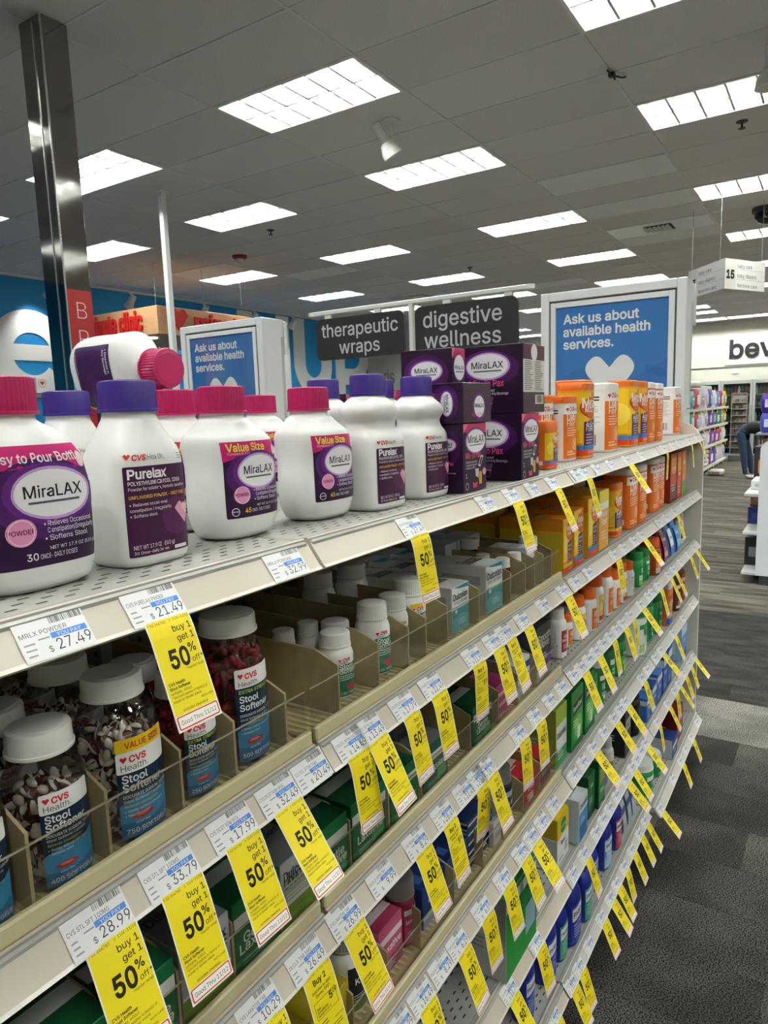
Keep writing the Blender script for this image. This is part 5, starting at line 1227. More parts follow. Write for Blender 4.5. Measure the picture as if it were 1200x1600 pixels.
for x in (1.135,):
    for i in range(5):
        k += 1; carton('laxative_box', 'flat navy and white box in the pile under the sale tags, %s from the bottom' % ORD[k], 'box', x, .548, 3, .082, .12, .019, '22345f', d_plain('22345f', [(0, .55, 1, .8, 'e6e8ea')], None, bars=None), d_plain('d8dade', [(0, .3, 1, .7, '22345f')], None, bars=None), d_plain('22345f', [(0, .3, 1, .5, 'd8dade')], None), group='flat boxes piled on the fourth shelf', z=ZT(3) + i * .0194)
pouch('glycerin_pack', 'blue shaded capsule pack standing on the fourth shelf', 'pack', 1.225, .545, 3, .075, .05, .085, '2b5a98', d_plain('2f64a8', [(.2, .2, .5, .4, 'd8e4f0')], 'Liquid', ty=.65))
bpk = carton('laxative_box', 'flat white box lying before the blue capsule pack', 'box', 1.225, .535, 3, .085, .01, .05, 'd5d7da', d_plain('d5d7da', [(.1, .3, .6, .5, '9aa2b0')], None), None, None, z=ZT(3))
r = pill_bottle('tablet_bottle', 'clear bottle of dark tablets with broad grey cap, fourth shelf', 'bottle', 1.288, .542, 3, .032, .118, mat('232a44', .12), GREYCAP, d_plain('3c4256', [(0, .8, 1, 1, 'c8ccd2')], 'Gas Relief', ty=.5), cap_r=.95, cap_h=.26, shoulder=.1); r.location.z = ZT(3)
RD = d_plain('a8262c', [(.3, .05, .7, .3, 'd8b8a8')], 'Peri\nColax', ty=.6)
boxed('red laxative box on the fourth shelf, facing the aisle', 1.378, .532, 3, .074, .068, RD, d_plain('b02a30', [(0, .4, 1, .55, 'd8c8c4')], 'Relief', ty=.7), 'a0242a', .12, 'red boxes on the fourth shelf')
boxed('red laxative box in the second row of the fourth shelf', 1.385, .665, 3, .074, .10, RD, d_plain('b02a30', [], 'Relief', ty=.5), 'a0242a', .12, 'red boxes on the fourth shelf')
boxed('red laxative box in the second row behind the broad grey cap', 1.30, .665, 3, .074, .125, RD, d_plain('b02a30', [], 'Relief', ty=.5), 'a0242a', .12, 'red boxes on the fourth shelf')
boxed('red and grey laxative box at the end of the tan tray', 1.470, .532, 3, .07, .072, d_plain('8a2c30', [(.2, .1, .8, .5, '5a5654')], 'Lax', ty=.7), d_plain('a83034', [], None), '8c2a2e', .12, 'red boxes on the fourth shelf')
boxed('grey carton standing deep in the tray behind the red boxes', 1.445, .60, 3, .09, .118, d_plain('8c7c72', [(0, .6, 1, 1, 'b83236')], None), None, '8c7c72', .05)
carton('fibre_box', 'white and green fibre box, olive lid, before the bay joint on the fourth shelf', 'box', 1.580, .530, 3, .078, .13, .152, 'a8b04a', d_plain('dfe4dc', [(0, .72, 1, 1, 'a4b83a'), (0, 0, 1, .28, '2a8a4c')], 'Dulcolax', '1f4a34', .5), d_plain('8f9a3c', [(.05, .1, .95, .5, '9fae46')], None), d_plain('9aa83a', [], None), group='green boxes on the fourth shelf')
def GX(P, W, H):
    P.rect(0, 0, W, H, '1c8238', 1); P.ell(W * .55, H * .38, W * .44, H * .30, '3fa540', 2); P.ell(W * .58, H * .34, W * .3, H * .2, '86c352', 3); P.rect(0, 0, W, H * .10, '0e5a2a', 4)
    P.poly([(W * .08, H * .58), (W * .92, H * .64), (W * .92, H * .84), (W * .08, H * .78)], '262a26', 4); P.text('Benefiber', W * .5, H * .67, W * .19, 'f0f4ec', 5, 'c', .02, maxw=W * .74, rot=.07)
    P.bars(W * .12, H * .48, W * .5, 3, H * .05, 'd8eccc', 5, .4); P.poly([(W * .5, H * .12), (W * .72, H * .12), (W * .76, H * .34), (W * .46, H * .34)], 'd6e8dc', 5)
carton('fibre_box', 'large green fibre box, first after the bay joint on the fourth shelf', 'box', 1.690, .525, 3, .095, .13, .158, '1a7a36', GX, d_plain('166a30', [(.1, .3, .9, .7, '2a8a44')], None), d_plain('1a6a32', [(.1, .3, .5, .6, '2c8a48')], None), group='green boxes on the fourth shelf')
carton('fibre_box', 'green fibre box, second after the bay joint on the fourth shelf', 'box', 1.800, .525, 3, .09, .13, .16, '1a7a36', GX, d_plain('166a30', [], None), group='green boxes on the fourth shelf')
carton('fibre_box', 'narrow green fibre box, third after the bay joint', 'box', 1.880, .535, 3, .055, .12, .128, '1a7a36', d_plain('2a9a48', [(.2, .2, .8, .4, '8cc63c')], 'Fiber', ty=.7), None, group='green boxes on the fourth shelf')
green('dark green fibre tub with flat lid in the second row, fourth shelf', 1.93, .64, 3, .036, .175, None, n=2)
pill_bottle('fibre_bottle', 'green bottle with white domed cap behind the sale tags, fourth shelf', 'bottle', 1.985, .536, 3, .030, .150, mat('1f6a3c', .3), WCAP, d_plain('1b7a40', [(0, .82, 1, 1, 'eceeea'), (.3, .1, .7, .25, 'e6eae6')], 'Clear\nFiber', ty=.6), cap_r=.85, cap_h=.25)
pill_bottle('fibre_bottle', 'green bottle with white band, next to the white domed cap', 'bottle', 2.10, .538, 3, .027, .158, mat('1f6a3c', .3), mat('15662e', .4), d_plain('1b7a40', [(0, .82, 1, 1, 'eceeea'), (.3, .1, .7, .25, 'e6eae6')], 'Easy\nFiber', ty=.6), cap_r=.9, group='green bottles on the fourth shelf')
pill_bottle('fibre_bottle', 'green and lime bottle with white script, fourth shelf', 'bottle', 2.235, .538, 3, .032, .145, mat('1f8a3c', .3), mat('15662e', .4), d_plain('4aa83c', [(0, .72, 1, 1, '1a6a34'), (.3, .1, .7, .35, 'a8d86a')], 'Fiber', ty=.78), cap_r=.9, group='green bottles on the fourth shelf')
pill_bottle('fibre_tub', 'large white tub with green swirl and green lid, fourth shelf', 'tub', 2.470, .526, 3, .062, .165, mat('dfe6dc', .35), mat('1f8a46', .4), d_plain('e2e8df', [(0, .0, .4, .3, 'a8c88a'), (.0, .84, 1, 1, '2a9a50')], 'Bene\nfiber', '1c3a28', .7), cap_r=.95, depth=.05, n=2.4, cap_h=.14, shoulder=.06)
green('tall dark green fibre bottle after the white tub', 2.625, .535, 3, .03, .165, d_plain('17703a', [(.3, .1, .8, .25, 'cfe0d2')], 'Fiber', ty=.7), n=2.2)
green('tall dark green fibre bottle, second after the white tub', 2.730, .525, 3, .036, .160, d_plain('17703a', [(.3, .1, .8, .25, 'cfe0d2')], 'Fiber', ty=.7), n=2.2)
canister('orange fibre canister with blue foot on the fourth shelf', 2.855, .512, 3, .085, .075, .170, mat('e0842c', .4), mat('d8d4cc', .4), d_plain('e58a34', [(0, 0, 1, .18, '2a5cb0'), (.1, .62, .9, .85, 'd8502a')], 'CITRU\nCEL', 'f4ecdc', .56), group='canisters on the fourth shelf')
green('green fibre bottle in the second row, by the orange canister', 2.90, .615, 3, .033, .17, None, n=2.2)
pill_bottle('shake_bottle', 'dark brown bottle with cream bands, first near the end panel', 'bottle', 3.070, .518, 3, .038, .185, mat('4a2a1e', .3), mat('d8d2c8', .4), d_plain('54301f', [(0, .72, 1, .86, 'e6dccb'), (0, .0, 1, .1, 'e6dccb')], 'Natural', 'f0e6d6', .5), cap_r=.6, cap_h=.12, shoulder=.25, group='brown bottles on the fourth shelf')
pill_bottle('shake_bottle', 'orange-brown bottle with cream bands, last by the end panel', 'bottle', 3.235, .527, 3, .036, .178, mat('5a3020', .3), mat('3a2018', .4), d_plain('b85a2a', [(0, .72, 1, .86, 'e6dccb'), (0, 0, 1, .3, '8a3a1e')], 'Psyllium', 'f0e6d6', .5), cap_r=.6, cap_h=.12, shoulder=.25, group='brown bottles on the fourth shelf')
# ================================================================ fifth shelf
d_leaf = d_plain('178a34', [(.0, .82, 1, .95, 'dfe4de'), (.62, .2, .95, .55, '8fb0c4')], None, bars=None)
carton('laxative_box', 'big bright green display box on the fifth shelf, grey end to the camera', 'box', 1.235, .497, 4, .165, .13, .185, 'b9bab6', d_leaf, d_plain('b4b5b2', [(.1, .5, .8, .9, 'c8c9c6')], None, bars='8c8c8a'), d_plain('2a9a48', [], None))
boxed('dark green carton standing on the fifth shelf under the $16.49 label', .83, .55, 4, .09, .14, d_plain('0f6a34', [], None), None, '0f6a34', .1)
carton('fibre_box', 'white baby tablets box with yellow lid on the fifth shelf', 'box', 1.590, .528, 4, .085, .11, .070, 'e6e7e4', d_plain('e6e7e4', [(.62, .2, .9, .6, 'b8bab8'), (.1, .15, .5, .2, '6a6c6c')], 'Baby', '4a4c50', .7), d_plain('b9b9b4', [], None), None)
carton('fibre_box', 'yellow box with green oval stacked on the white one, fifth shelf', 'box', 1.590, .528, 4, .085, .11, .055, 'd8b71c', lambda P, W, H: (P.rect(0, 0, W, H, 'dcbc20', 1), P.ell(W * .5, H * .45, W * .26, H * .36, '1c7a34', 2), P.text('Dulcolax', W * .5, H * .38, W * .13, 'e8f0d8', 3, 'c', .02)), d_plain('b89a18', [], None, bars='5a4a10'), d_plain('dcbc20', [(.3, .3, .8, .6, 'c9a818')], 'Support', '3a3410', .45, None), z=LEVEL_Z(4) + .0705)
carton('fibre_box', 'blue and white laxative box next to the yellow box, fifth shelf', 'box', 1.700, .510, 4, .075, .09, .122, 'd9e2ea', d_plain('4a94cc', [(0, .68, 1, 1, 'e8edf0'), (.1, .05, .9, .4, '1f5a94')], 'Osmotic', '1f3a6c', .78), d_plain('c8d4dc', [], None), d_plain('dfe6ea', [(.1, .3, .9, .5, '6a90b0')], None), group='boxes on the fifth shelf')
carton('fibre_box', 'dark green box beside the blue one on the fifth shelf', 'box', 1.815, .522, 4, .062, .10, .125, '14502c', d_plain('196a36', [(0, 0, 1, .2, '0c3a20')], 'Lax', ty=.7), d_plain('0f4a28', [], None), group='boxes on the fifth shelf')
carton('fibre_box', 'green box with golden print, second green one on the fifth shelf', 'box', 1.882, .512, 4, .062, .10, .145, '1a6a34', d_plain('1c7a3c', [(.1, .5, .9, .8, '8a9a4a'), (0, 0, 1, .12, '0c3a20')], 'Fiber', ty=.3), d_plain('0f4a28', [], None), group='boxes on the fifth shelf')
pouch('suppository_bag', 'purple and grey blister bag on the fifth shelf', 'bag', 1.965, .527, 4, .07, .06, .10, '5c4a78', d_plain('6a5888', [(0, .6, 1, .9, 'b8a8c8')], None))
pill_bottle('supplement_bottle', 'white bottle with olive-topped grey cap on the fifth shelf', 'bottle', 2.115, .540, 4, .033, .092, mat('cfd2cc', .35), mat('a9aca4', .4), d_plain('c8b48a', [(0, 0, 1, .4, '8a7a4a')], None), cap_r=.8, cap_h=.3, shoulder=.3)
carton('fibre_box', 'green box with orange side behind the olive-capped bottle', 'box', 2.13, .63, 4, .07, .07, .15, '2a8a44', d_plain('2a9a48', [(.6, 0, 1, 1, 'd88a2a')], None), None)
carton('fibre_box', 'black and silver box on the fifth shelf', 'box', 2.220, .522, 4, .075, .09, .155, '1c1c20', d_plain('1e1e22', [(.1, .55, .9, .8, 'b8b8ba'), (.1, .1, .9, .3, '4a4a50')], 'PRO', ty=.62, tcol='222222'), d_plain('16161a', [], None))
pill_bottle('supplement_jar', 'glossy black jar on the fifth shelf before the bay joint', 'jar', 2.375, .520, 4, .050, .172, mat('0e0e10', .12), mat('121214', .25), d_plain('17171a', [(.1, .2, .9, .4, '3a3a40')], None), cap_r=.92, cap_h=.22)
BLB = lambda t: d_plain('2a62b4', [(0, .7, 1, .9, 'e4ebf2'), (0, 0, 1, .2, '153a7c')], t, 'e8eef6', .48)
GBL = 'blue boxes on the fifth shelf'
for i, (x, w_, H, d_, c) in enumerate(((2.515, .075, .09, .10, '3a78c4'), (2.60, .075, .105, .11, '23509c'), (2.695, .085, .12, .12, '4a8cd0'), (2.80, .085, .158, .12, '1d3f8c'), (2.89, .075, .165, .12, '3c74c0'))):
    carton('fibre_box', 'blue laxative box on the fifth shelf of the last bay, %s from the bay joint' % ORD[i + 1], 'box', x, .518, 4, w_, d_, H, c, BLB(['Mira', 'Clear', 'Lax', 'Fiber', 'Osmo'][i]), d_plain(c, [(0, .7, 1, .9, 'd8e2ee')], None), group=GBL)
carton('fibre_box', 'pale blue family size box by the end panel, fifth shelf', 'box', 3.235, .524, 4, .13, .12, .150, '6aa2d8', d_plain('5a96d0', [(0, .72, 1, 1, 'c9dcec'), (0, 0, 1, .25, '2a62b0')], 'Lax', ty=.5), d_plain('9cc2e4', [(.1, .2, .8, .7, 'c8dcec')], None), group=GBL)
# ================================================================ bottom shelf
COB = mat('1c2a8a', .25)
def d_phil(col):
    def g(P, W, H):
        P.rect(0, 0, W, H, col, 1); P.rect(W * .04, H * .60, W * .96, H * .93, 'e6e8ee', 2); P.text("Phillips'", W * .5, H * .70, W * .25, '17225e', 3, 'c', .03, maxw=W * .82)
        P.text('Milk of Magnesia', W * .5, H * .46, W * .1, 'dfe4f2', 3, 'c', .015, maxw=W * .8); P.bars(W * .12, H * .38, W * .6, 4, H * .07, 'aab4d8', 3, .35)
    return g
def milk(label, x, yf, r_, H, col, d_=None, body=COB, cm=None):
    return pill_bottle('liquid_bottle', label, 'bottle', x, yf, 5, r_, H, body, cm or mat('1a2678', .3), d_phil(col), depth=d_ or r_ * .72, n=3, cap_r=.48, cap_h=.14, shoulder=.34, group='blue liquid bottles on the bottom shelf', lab=(.06, .56), labw=1.75)
milk('cobalt liquid bottle at the dark near end of the bottom shelf', 1.395, .536, .032, .19, '2a3a9c')
milk('cobalt liquid bottle with pale label, below the missing fifth shelf label', 1.530, .530, .035, .20, '2a3a9c')
milk('cobalt liquid bottle with green label, beside the pale-labelled one', 1.615, .528, .032, .17, '3a9a6a')
milk('large cobalt bottle with white name label, first after the bay joint', 1.690, .517, .044, .198, '2a3a9c')
milk('cobalt bottle with green label behind the sale tag, second after the bay joint', 1.790, .515, .034, .17, '3a9a6a')
milk('short cobalt bottle in clear wrap, third after the bay joint', 1.960, .545, .030, .12, '4a5ab0')
milk('large cobalt bottle with pale blue label, fourth after the bay joint', 2.045, .528, .042, .170, '9ac0e0')
milk('large cobalt bottle with red label, fifth after the bay joint', 2.160, .525, .038, .175, 'b8383c')
for i, x in enumerate((2.235, 2.30, 2.36)): pouch('enema_pouch', 'clear grey pouch on the bottom shelf after the red-label bottle, %s of three' % ORD[i + 1], 'bag', x, .53, 5, .055, .05, .14, '8c95a4', d_plain('a8b2c0', [(0, .6, 1, .8, '3a4a7c')], None), 'clear pouches on the bottom shelf')
for i, (x, w_, H) in enumerate(((2.545, .055, .118), (2.69, .043, .09))):
    green('white and green fibre tub on the bottom shelf, %s in the last bay' % ORD[i + 1], x, .505, 5, w_, H, d_plain('1c7a40', [(0, .75, 1, 1, 'e0e6e0')], 'Fiber', ty=.5), cm=mat('dfe3de', .4), grp='green tubs on the bottom shelf')
carton('fibre_box', 'small navy box on the bottom shelf under the red one', 'box', 2.885, .490, 5, .10, .10, .082, '1f3a7c', d_plain('1f3a7c', [(0, .5, 1, .7, 'e2e6ee')], 'Lax', ty=.25), d_plain('c8ccd4', [], None), group='boxes on the bottom shelf')
carton('fibre_box', 'deep red box on the bottom shelf near the end panel', 'box', 3.05, .500, 5, .13, .12, .140, '7a1c20', d_plain('8a2024', [(0, .1, 1, .3, '5a1416')], 'Prune', ty=.6), d_plain('6a181c', [], None), group='boxes on the bottom shelf')
# ================================================================ SIGNS AND HEADERS
def poster_print(P, W, H):
    P.rect(0, 0, W, H, '3a7cc6', 1); P.poly([(0, H * .52), (W * .3, H * .6), (W * .7, H * .5), (W, H * .62), (W, 0), (0, 0)], '3673bd', 1)
    for i, t in enumerate(('Ask us about', 'available health', 'services.')): P.text(t, W * .07, H - W * (.150 + i * .115), W * .112, 'ffffff', 3, bold=.032, maxw=W * .78)
    hp = roundpoly([(x * W * .46, y * W * .46) for x, y in [(0, .20), (.26, .50), (.54, .20), (.0, -.5), (-.54, .20), (-.26, .50)]], [0, W * .09, W * .09, W * .06, W * .09, W * .09], 6)
    P.poly([(x + W * .50, y + H - W * .66) for x, y in hp], 'fbfcfd', 3)
def header(label, gl, x, y0, y1, z0, z1, dep, base):
    r = root('poster_header', label, 'sign', (x, 0, 0), 0, 'white framed endcap headers')
    W_ = mat('dfe1e3', .3)
    b = MB(); b.box(.012, y0, z0, dep, y1, z1, W_, .004); b.build('light_box', r)
    b = MB(); t = .042
    for q in ((y0, z0, y0 + t, z1), (y1 - t, z0, y1, z1), (y0 + t, z1 - t, y1 - t, z1), (y0 + t, z0, y1 - t, z0 + t)): b.box(0, q[0], q[1], .014, q[2], q[3], W_, .003)
    b.build('outer_frame', r)
    b = MB(); u, v = t + .008, t + .034
    b.box(.0085, y0 + t, z0 + t, .011, y1 - t, z1 - t, mat('4a4c50', .6))
    for q in ((y0 + u, z0 + u, y0 + v, z1 - u), (y1 - v, z0 + u, y1 - u, z1 - u), (y0 + v, z1 - v, y1 - v, z1 - u), (y0 + v, z0 + u, y1 - v, z0 + v)): b.box(.001, q[0], q[1], .010, q[2], q[3], W_, .002)
    b.build('inner_frame', r)
    P = Print(); W, H = y1 - y0 - 2 * v, z1 - z0 - 2 * v; poster_print(P, W, H)
    b = MB(); P.into(b, plane_map((.0078, y1 - v, z0 + v), (0, -1, 0), (0, 0, 1)), rough=.5); b.build('poster', r, 0)
    b = MB(); b.box(.004, y0 + v, z0 + v, .0046, y1 - v, z1 - v, SHEET); b.build('clear_cover', r, 0)
    b = MB(); b.box(dep - .03, y0 - .002, z0 + .3, dep - .012, y0 + .002, z1 - .10, mat('b9bbbd', .35)).box(dep - .012, y0 - .012, z1 - .20, dep + .02, y0 + .004, z1 - .012, W_, .002).box(.07, y0 - .003, z0 + .28, dep - .02, y0 + .001, z0 + .286, mat('8f9193', .5)); b.build('side_seam', r)
    if base: MB().box(.015, y0 + .02, 0, dep - .01, y1 - .02, z0, mat('d5d3cc', .45), .004).box(.0, y0 + .01, z0 - .02, dep, y1 - .01, z0, W_, .003).build('stand', r)
    return r
SHEET = clear('poster_cover', (1, 1, 1), .05, .02, .22)
_nt = SHEET.node_tree; _g = [n for n in _nt.nodes if n.type == 'BSDF_GLOSSY'][0]
_t = _nt.nodes.new('ShaderNodeTexNoise'); _t.inputs['Scale'].default_value = 3.2; _t.inputs['Detail'].default_value = 1.0; _tc = _nt.nodes.new('ShaderNodeTexCoord'); _nt.links.new(_tc.outputs['Object'], _t.inputs['Vector'])
_b = _nt.nodes.new('ShaderNodeBump'); _b.inputs['Strength'].default_value = .35; _b.inputs['Distance'].default_value = .06; _nt.links.new(_t.outputs['Fac'], _b.inputs['Height']); _nt.links.new(_b.outputs[0], _g.inputs['Normal'])
header('tall white framed header with blue health services poster at the end of the shelf run', '', 3.425, .585, 1.262, 1.30, 2.165, .165, True)
header('white framed header with blue health services poster on the next shelf run', '', 3.0, 2.735, 3.405, 1.30, 2.165, .19, False)
# the next shelf run, mostly hidden behind the bottles
r = root('neighbour_shelving', 'next shelf run behind the bottles, under the smaller framed poster', 'shelving', (3.02, 2.62, 0))
MB().box(0, .42, 0, 3.2, .47, 1.29, PEG).build('back_panel', r)
for z in ZS: MB().box(.21 if z > 1.4 else 0, .0, z - .2, 3.2, .9, z - .175, SHELF, .003).build('shelf', r)
MB().box(-.025, -.01, 0, 0, .91, 1.30, mat('dcd9d0', .4), .004).build('end_panel', r)
BLK = mat('1b1b1d', .5)
st = root('sign_stand', 'white post and crossbar holding the two black category signs', 'stand', (1.545, YC, 0))
MB().box(-.03, -.02, ZS[0] + .001, .03, .02, ZS[0] + .004, mat('e2e2e0', .35), .001).box(-.006, -.006, ZS[0] + .003, .006, .006, 1.885, mat('e2e2e0', .35), .0015).build('post', st)
MB().box(-.006, -.31, 1.880, .006, .315, 1.892, mat('e6e6e4', .3), .002).build('crossbar', st)
for y in (-.312, .315): MB().lathe([(.0, -.006), (.010, -.005), (.010, .005), (.0, .006)], mat('f0f0ee', .3), 12, (0, y, 1.886)).build('end_knob', st)
for y in (-.26, -.10, .10, .26): MB().box(-.004, y - .01, 1.866, .004, y + .01, 1.882, mat('e6e6e4', .3)).build('clip', st)
def cat_sign(label, y0, y1, z0, z1, lines, size, dx):
    b = MB(); b.prism([(y, z) for y, z in rrect(y0, z0, y1, z1, .018, 6)], 'x', 1.538, 1.544, BLK)
    P = Print(); W, H = y1 - y0, z1 - z0
    for i, t in enumerate(lines): P.text(t, W / 2 + dx, H * .59 - i * size * 1.0 - .004, size, 'c2c4c6', 2, 'c', .012)
    P.into(b, plane_map((1.538, y1, z0), (0, -1, 0), (0, 0, 1)), rough=.5)
    tag(b.build('category_sign', None, 30), label, 'sign', 'black category signs')
cat_sign('black sign with rounded corners reading therapeutic wraps', .923, 1.203, 1.761, 1.870, ('therapeutic', 'wraps'), .046, .0)
cat_sign('black sign with rounded corners reading digestive wellness', .620, .892, 1.755, 1.871, ('digestive', 'wellness'), .050, -.008)
# triangular aisle sign
r = root('aisle_sign', 'white three-sided hanging aisle sign numbered 15', 'sign', (8.5, 1.08, 2.80))
A = Vector((0, 0)); d1 = Vector((math.cos(math.radians(38.5)), math.sin(math.radians(38.5)))); d2 = Vector((math.cos(math.radians(-27.2)), math.sin(math.radians(-27.2))))
s1, s2 = .74, .72; B_, C_ = d1 * s1, d2 * s2; hgt_ = .315
b = MB(); b.prism([tuple(A), tuple(C_), tuple(B_)], 'z', 0, hgt_, mat('d9d7d0', .5)); 
def face(P0, P1):
    U = Vector((P1.x - P0.x, P1.y - P0.y, 0)); W = U.length; P = Print(); H = hgt_
    P.rect(W * .02, 0, W * .98, H, 'dcdad3', 1); P.rect(W * .26, 0, W * .98, H, 'e9e8e4', 2)
    P.text('15', W * .13, H * .36, H * .36, '1a1a1a', 3, 'c', .06, maxw=W * .23)
    for i, t in enumerate(('baby care', 'baby diapers', 'feminine care')):
        P.text(t, W * .30, H * (.72 - i * .32), H * .18, '3a3a3a', 3, maxw=W * .62); P.rect(W * .26, H * (.333 * (2 - i)), W * .98, H * (.333 * (2 - i)) + .004, 'b9b7b0', 3)
    P.into(b, plane_map((P0.x, P0.y, 0), U, (0, 0, 1)), step=.0006, base=.0008, rough=.5)
face(Vector((B_.x, B_.y)), A); face(A, Vector((C_.x, C_.y)))
b.build('sign_box', r, 0)
for p in (A * .9 + d1 * .1, B_ * .9, C_ * .9): MB().tube([(p.x, p.y, hgt_), (p.x, p.y, HC - 2.80)], .003, STEEL, 5).build('hanging_wire', r)
# ================================================================ ACROSS THE CROSS AISLE: baby shelves
GX0, GX1, GY = 14.4, 20.6, 2.42
r = root('baby_shelving', 'distant shelf run of baby products beyond the cross aisle', 'shelving', (GX0, GY, 0))
MB().box(0, .42, 0, GX1 - GX0, .46, 1.98, mat('b9bab8', .6)).build('back_panel', r)
BZ = [.10, .58, 1.02, 1.44]
for z in BZ:
    s_ = MB().box(0, 0, z - .035, GX1 - GX0, .42, z, mat('c4c6c4', .5), .004).build('shelf', r)
    MB().box(0, -.012, z - .05, GX1 - GX0, 0, z + .002, mat('d5d6d4', .4), .003).build('price_channel', s_)
MB().box(-.03, -.01, 0, 0, .46, 1.98, mat('d8d6d0', .4), .004).build('end_panel', r)
def pack(name, label, x, y, z, w_, d_, h, col, band, group=None, cat='pack'):
    """plump film-wrapped pack"""
    b = MB(); N = 16; loops = []
    for k in range(7):
        t = k / 6; q = .82 + .18 * math.sin(PI * t) ** .5
        loops.append([(w_ / 2 * q * sgp(math.cos(2 * PI * j / N), .45), d_ / 2 * q * sgp(math.sin(2 * PI * j / N), .45), h * t) for j in range(N)])
    b.loft(loops, mat(col, .35)); P = Print(); P.rect(0, 0, w_ * .6, h * .5, band, 1); P.rect(w_ * .1, h * .3, w_ * .5, h * .4, 'f0f0ee', 2)
    P.into(b, plane_map((-w_ * .3, -d_ / 2, h * .22), (1, 0, 0), (0, 0, 1)), base=.002, step=.001)
    P = Print(); P.rect(0, 0, d_ * .5, h * .4, band, 1); P.into(b, plane_map((-w_ / 2, d_ * .25, h * .3), (0, -1, 0), (0, 0, 1)), base=.002, step=.001)
    o = b.build(name, None, 50); o.location = (x, y, z); return tag(o, label, cat, group)
CN = {'5fa8a4': 'teal', 'c23a4c': 'red', 'e6dde2': 'white', '5a4aa8': 'violet', '4a90d0': 'blue', '7a3c9a': 'purple', '3a7a6a': 'dark green', 'd8b83a': 'yellow', 'b58a98': 'dusty pink', '9a5a66': 'rose', 'e8e4e6': 'milky', 'a42a5c': 'crimson'}
rows = {3: ['5fa8a4', 'c23a4c', 'e6dde2', 'e6dde2', '5a4aa8', 'e8e4e6', '4a90d0', 'a42a5c', 'd8b83a'], 2: ['5fa8a4', 'c23a4c', 'e6dde2', 'e6dde2', '5a4aa8', '7a3c9a', '3a7a6a', '3a7a6a', 'd8b83a'], 1: ['5fa8a4', '5fa8a4', 'e6dde2', 'e6dde2', '7a3c9a', '7a3c9a', 'c23a4c', 'e8e4e6'], 0: ['9a5a66', 'b58a98', 'b58a98', 'e8e4e6', '7a3c9a', '5a4aa8', 'e6dde2', 'e8e4e6']}
wn = ['lowest', 'second', 'third', 'topmost']
for k, row in rows.items():
    x = GX0 + .62; seen_c = {}
    for i, c in enumerate(row):
        w_ = (GX1 - GX0 - .7) / len(row)
        if k == 0 and i == 3: x += w_; continue
        h = rnd.uniform(.30, .36) if k != 3 else rnd.uniform(.36, .44)
        seen_c[c] = seen_c.get(c, 0) + 1
        pack('diaper_pack', '%s wrapped pack, %s of its colour on the %s baby shelf' % (CN[c], ORD[seen_c[c]], wn[k]), x + w_ / 2, GY + .17, BZ[k] + .001, w_ * .9, .3, h, c, ['f0f0ee', 'c8a0b8', 'd8d8e0', '8fb8d0'][(i + k) % 4], 'packs on the baby shelves')
        x += w_
for i in range(4):
    pack('diaper_pack', 'white bundle in the stack beside the violet boxes, %s from the shelf' % ORD[i + 1], GX0 + .62 + 3.5 * (GX1 - GX0 - .7) / 8, GY + .17, BZ[0] + .001 + i * .098, .6, .3, .097, 'dcd8d8', 'b8b4b8', 'bundles stacked by the baby shelf')
pack('diaper_pack', 'long white pack lying on top of the baby shelf packs', GX0 + 1.7, GY + .2, BZ[3] + .45, 1.7, .26, .13, 'ecebe8', 'd8d6d2')
for k in range(4):
    for i in range(7):
        o = MB().box(-.05, -.003, -.11, .05, 0, 0, mat('e6d428', .5)).build('sale_tag'); o.location = (GX0 + .5 + i * .82 + (k % 2) * .3, GY - .016, BZ[k] - .02)
        tag(o, 'small yellow tag on the far baby shelf, %s along the %s edge' % (ORD[i + 1], wn[k]), 'sale tag', 'yellow tags on the far baby shelves')
pack('fallen_pack', 'white pack lying on the carpet by the baby shelf', 16.55, 2.12, .001, .42, .30, .12, 'cfcac4', '9a8a80')
# wire rack of small dark goods
r = root('wire_rack', 'grey wire rack of dark small goods at the end of the baby shelves', 'rack', (20.75, 1.98, 0))
MB().box(0, 0, 0, .03, .03, 1.78, STEEL).box(0, .36, 0, .03, .39, 1.78, STEEL).box(0, .0, 1.75, .03, .39, 1.78, STEEL).build('frame', r)
MB().box(.03, 0, 0, .05, .39, 1.75, mat('8a8886', .6)).build('back_mesh', r)
for k in range(9): MB().box(-.10, .02, .16 + k * .17, .03, .37, .175 + k * .17, mat('b0b0ae', .4)).build('shelf', r)
for k in range(9):
    for i in range(4):
        o = MB().box(-.035, -.036, 0, .035, .036, rnd.uniform(.07, .12), mat(rnd.choice(['3a3432', '54443c', '6a5a50', '2a2a30', '7c6c60']), .5), .006).build('small_pack'); o.location = (20.72, 2.045 + i * .086, .1755 + k * .17)
        tag(o, 'small dark pack on the wire rack, %s along its %s tier' % (ORD[i + 1], ORD[k + 1]), 'pack', 'small packs on the wire rack')
o = MB().box(0, 0, 0, .5, .6, .16, mat('5a5856', .6), .01).build('floor_bin'); o.location = (20.3, 1.75, 0); tag(o, 'low grey bin on the floor by the wire rack', 'bin')
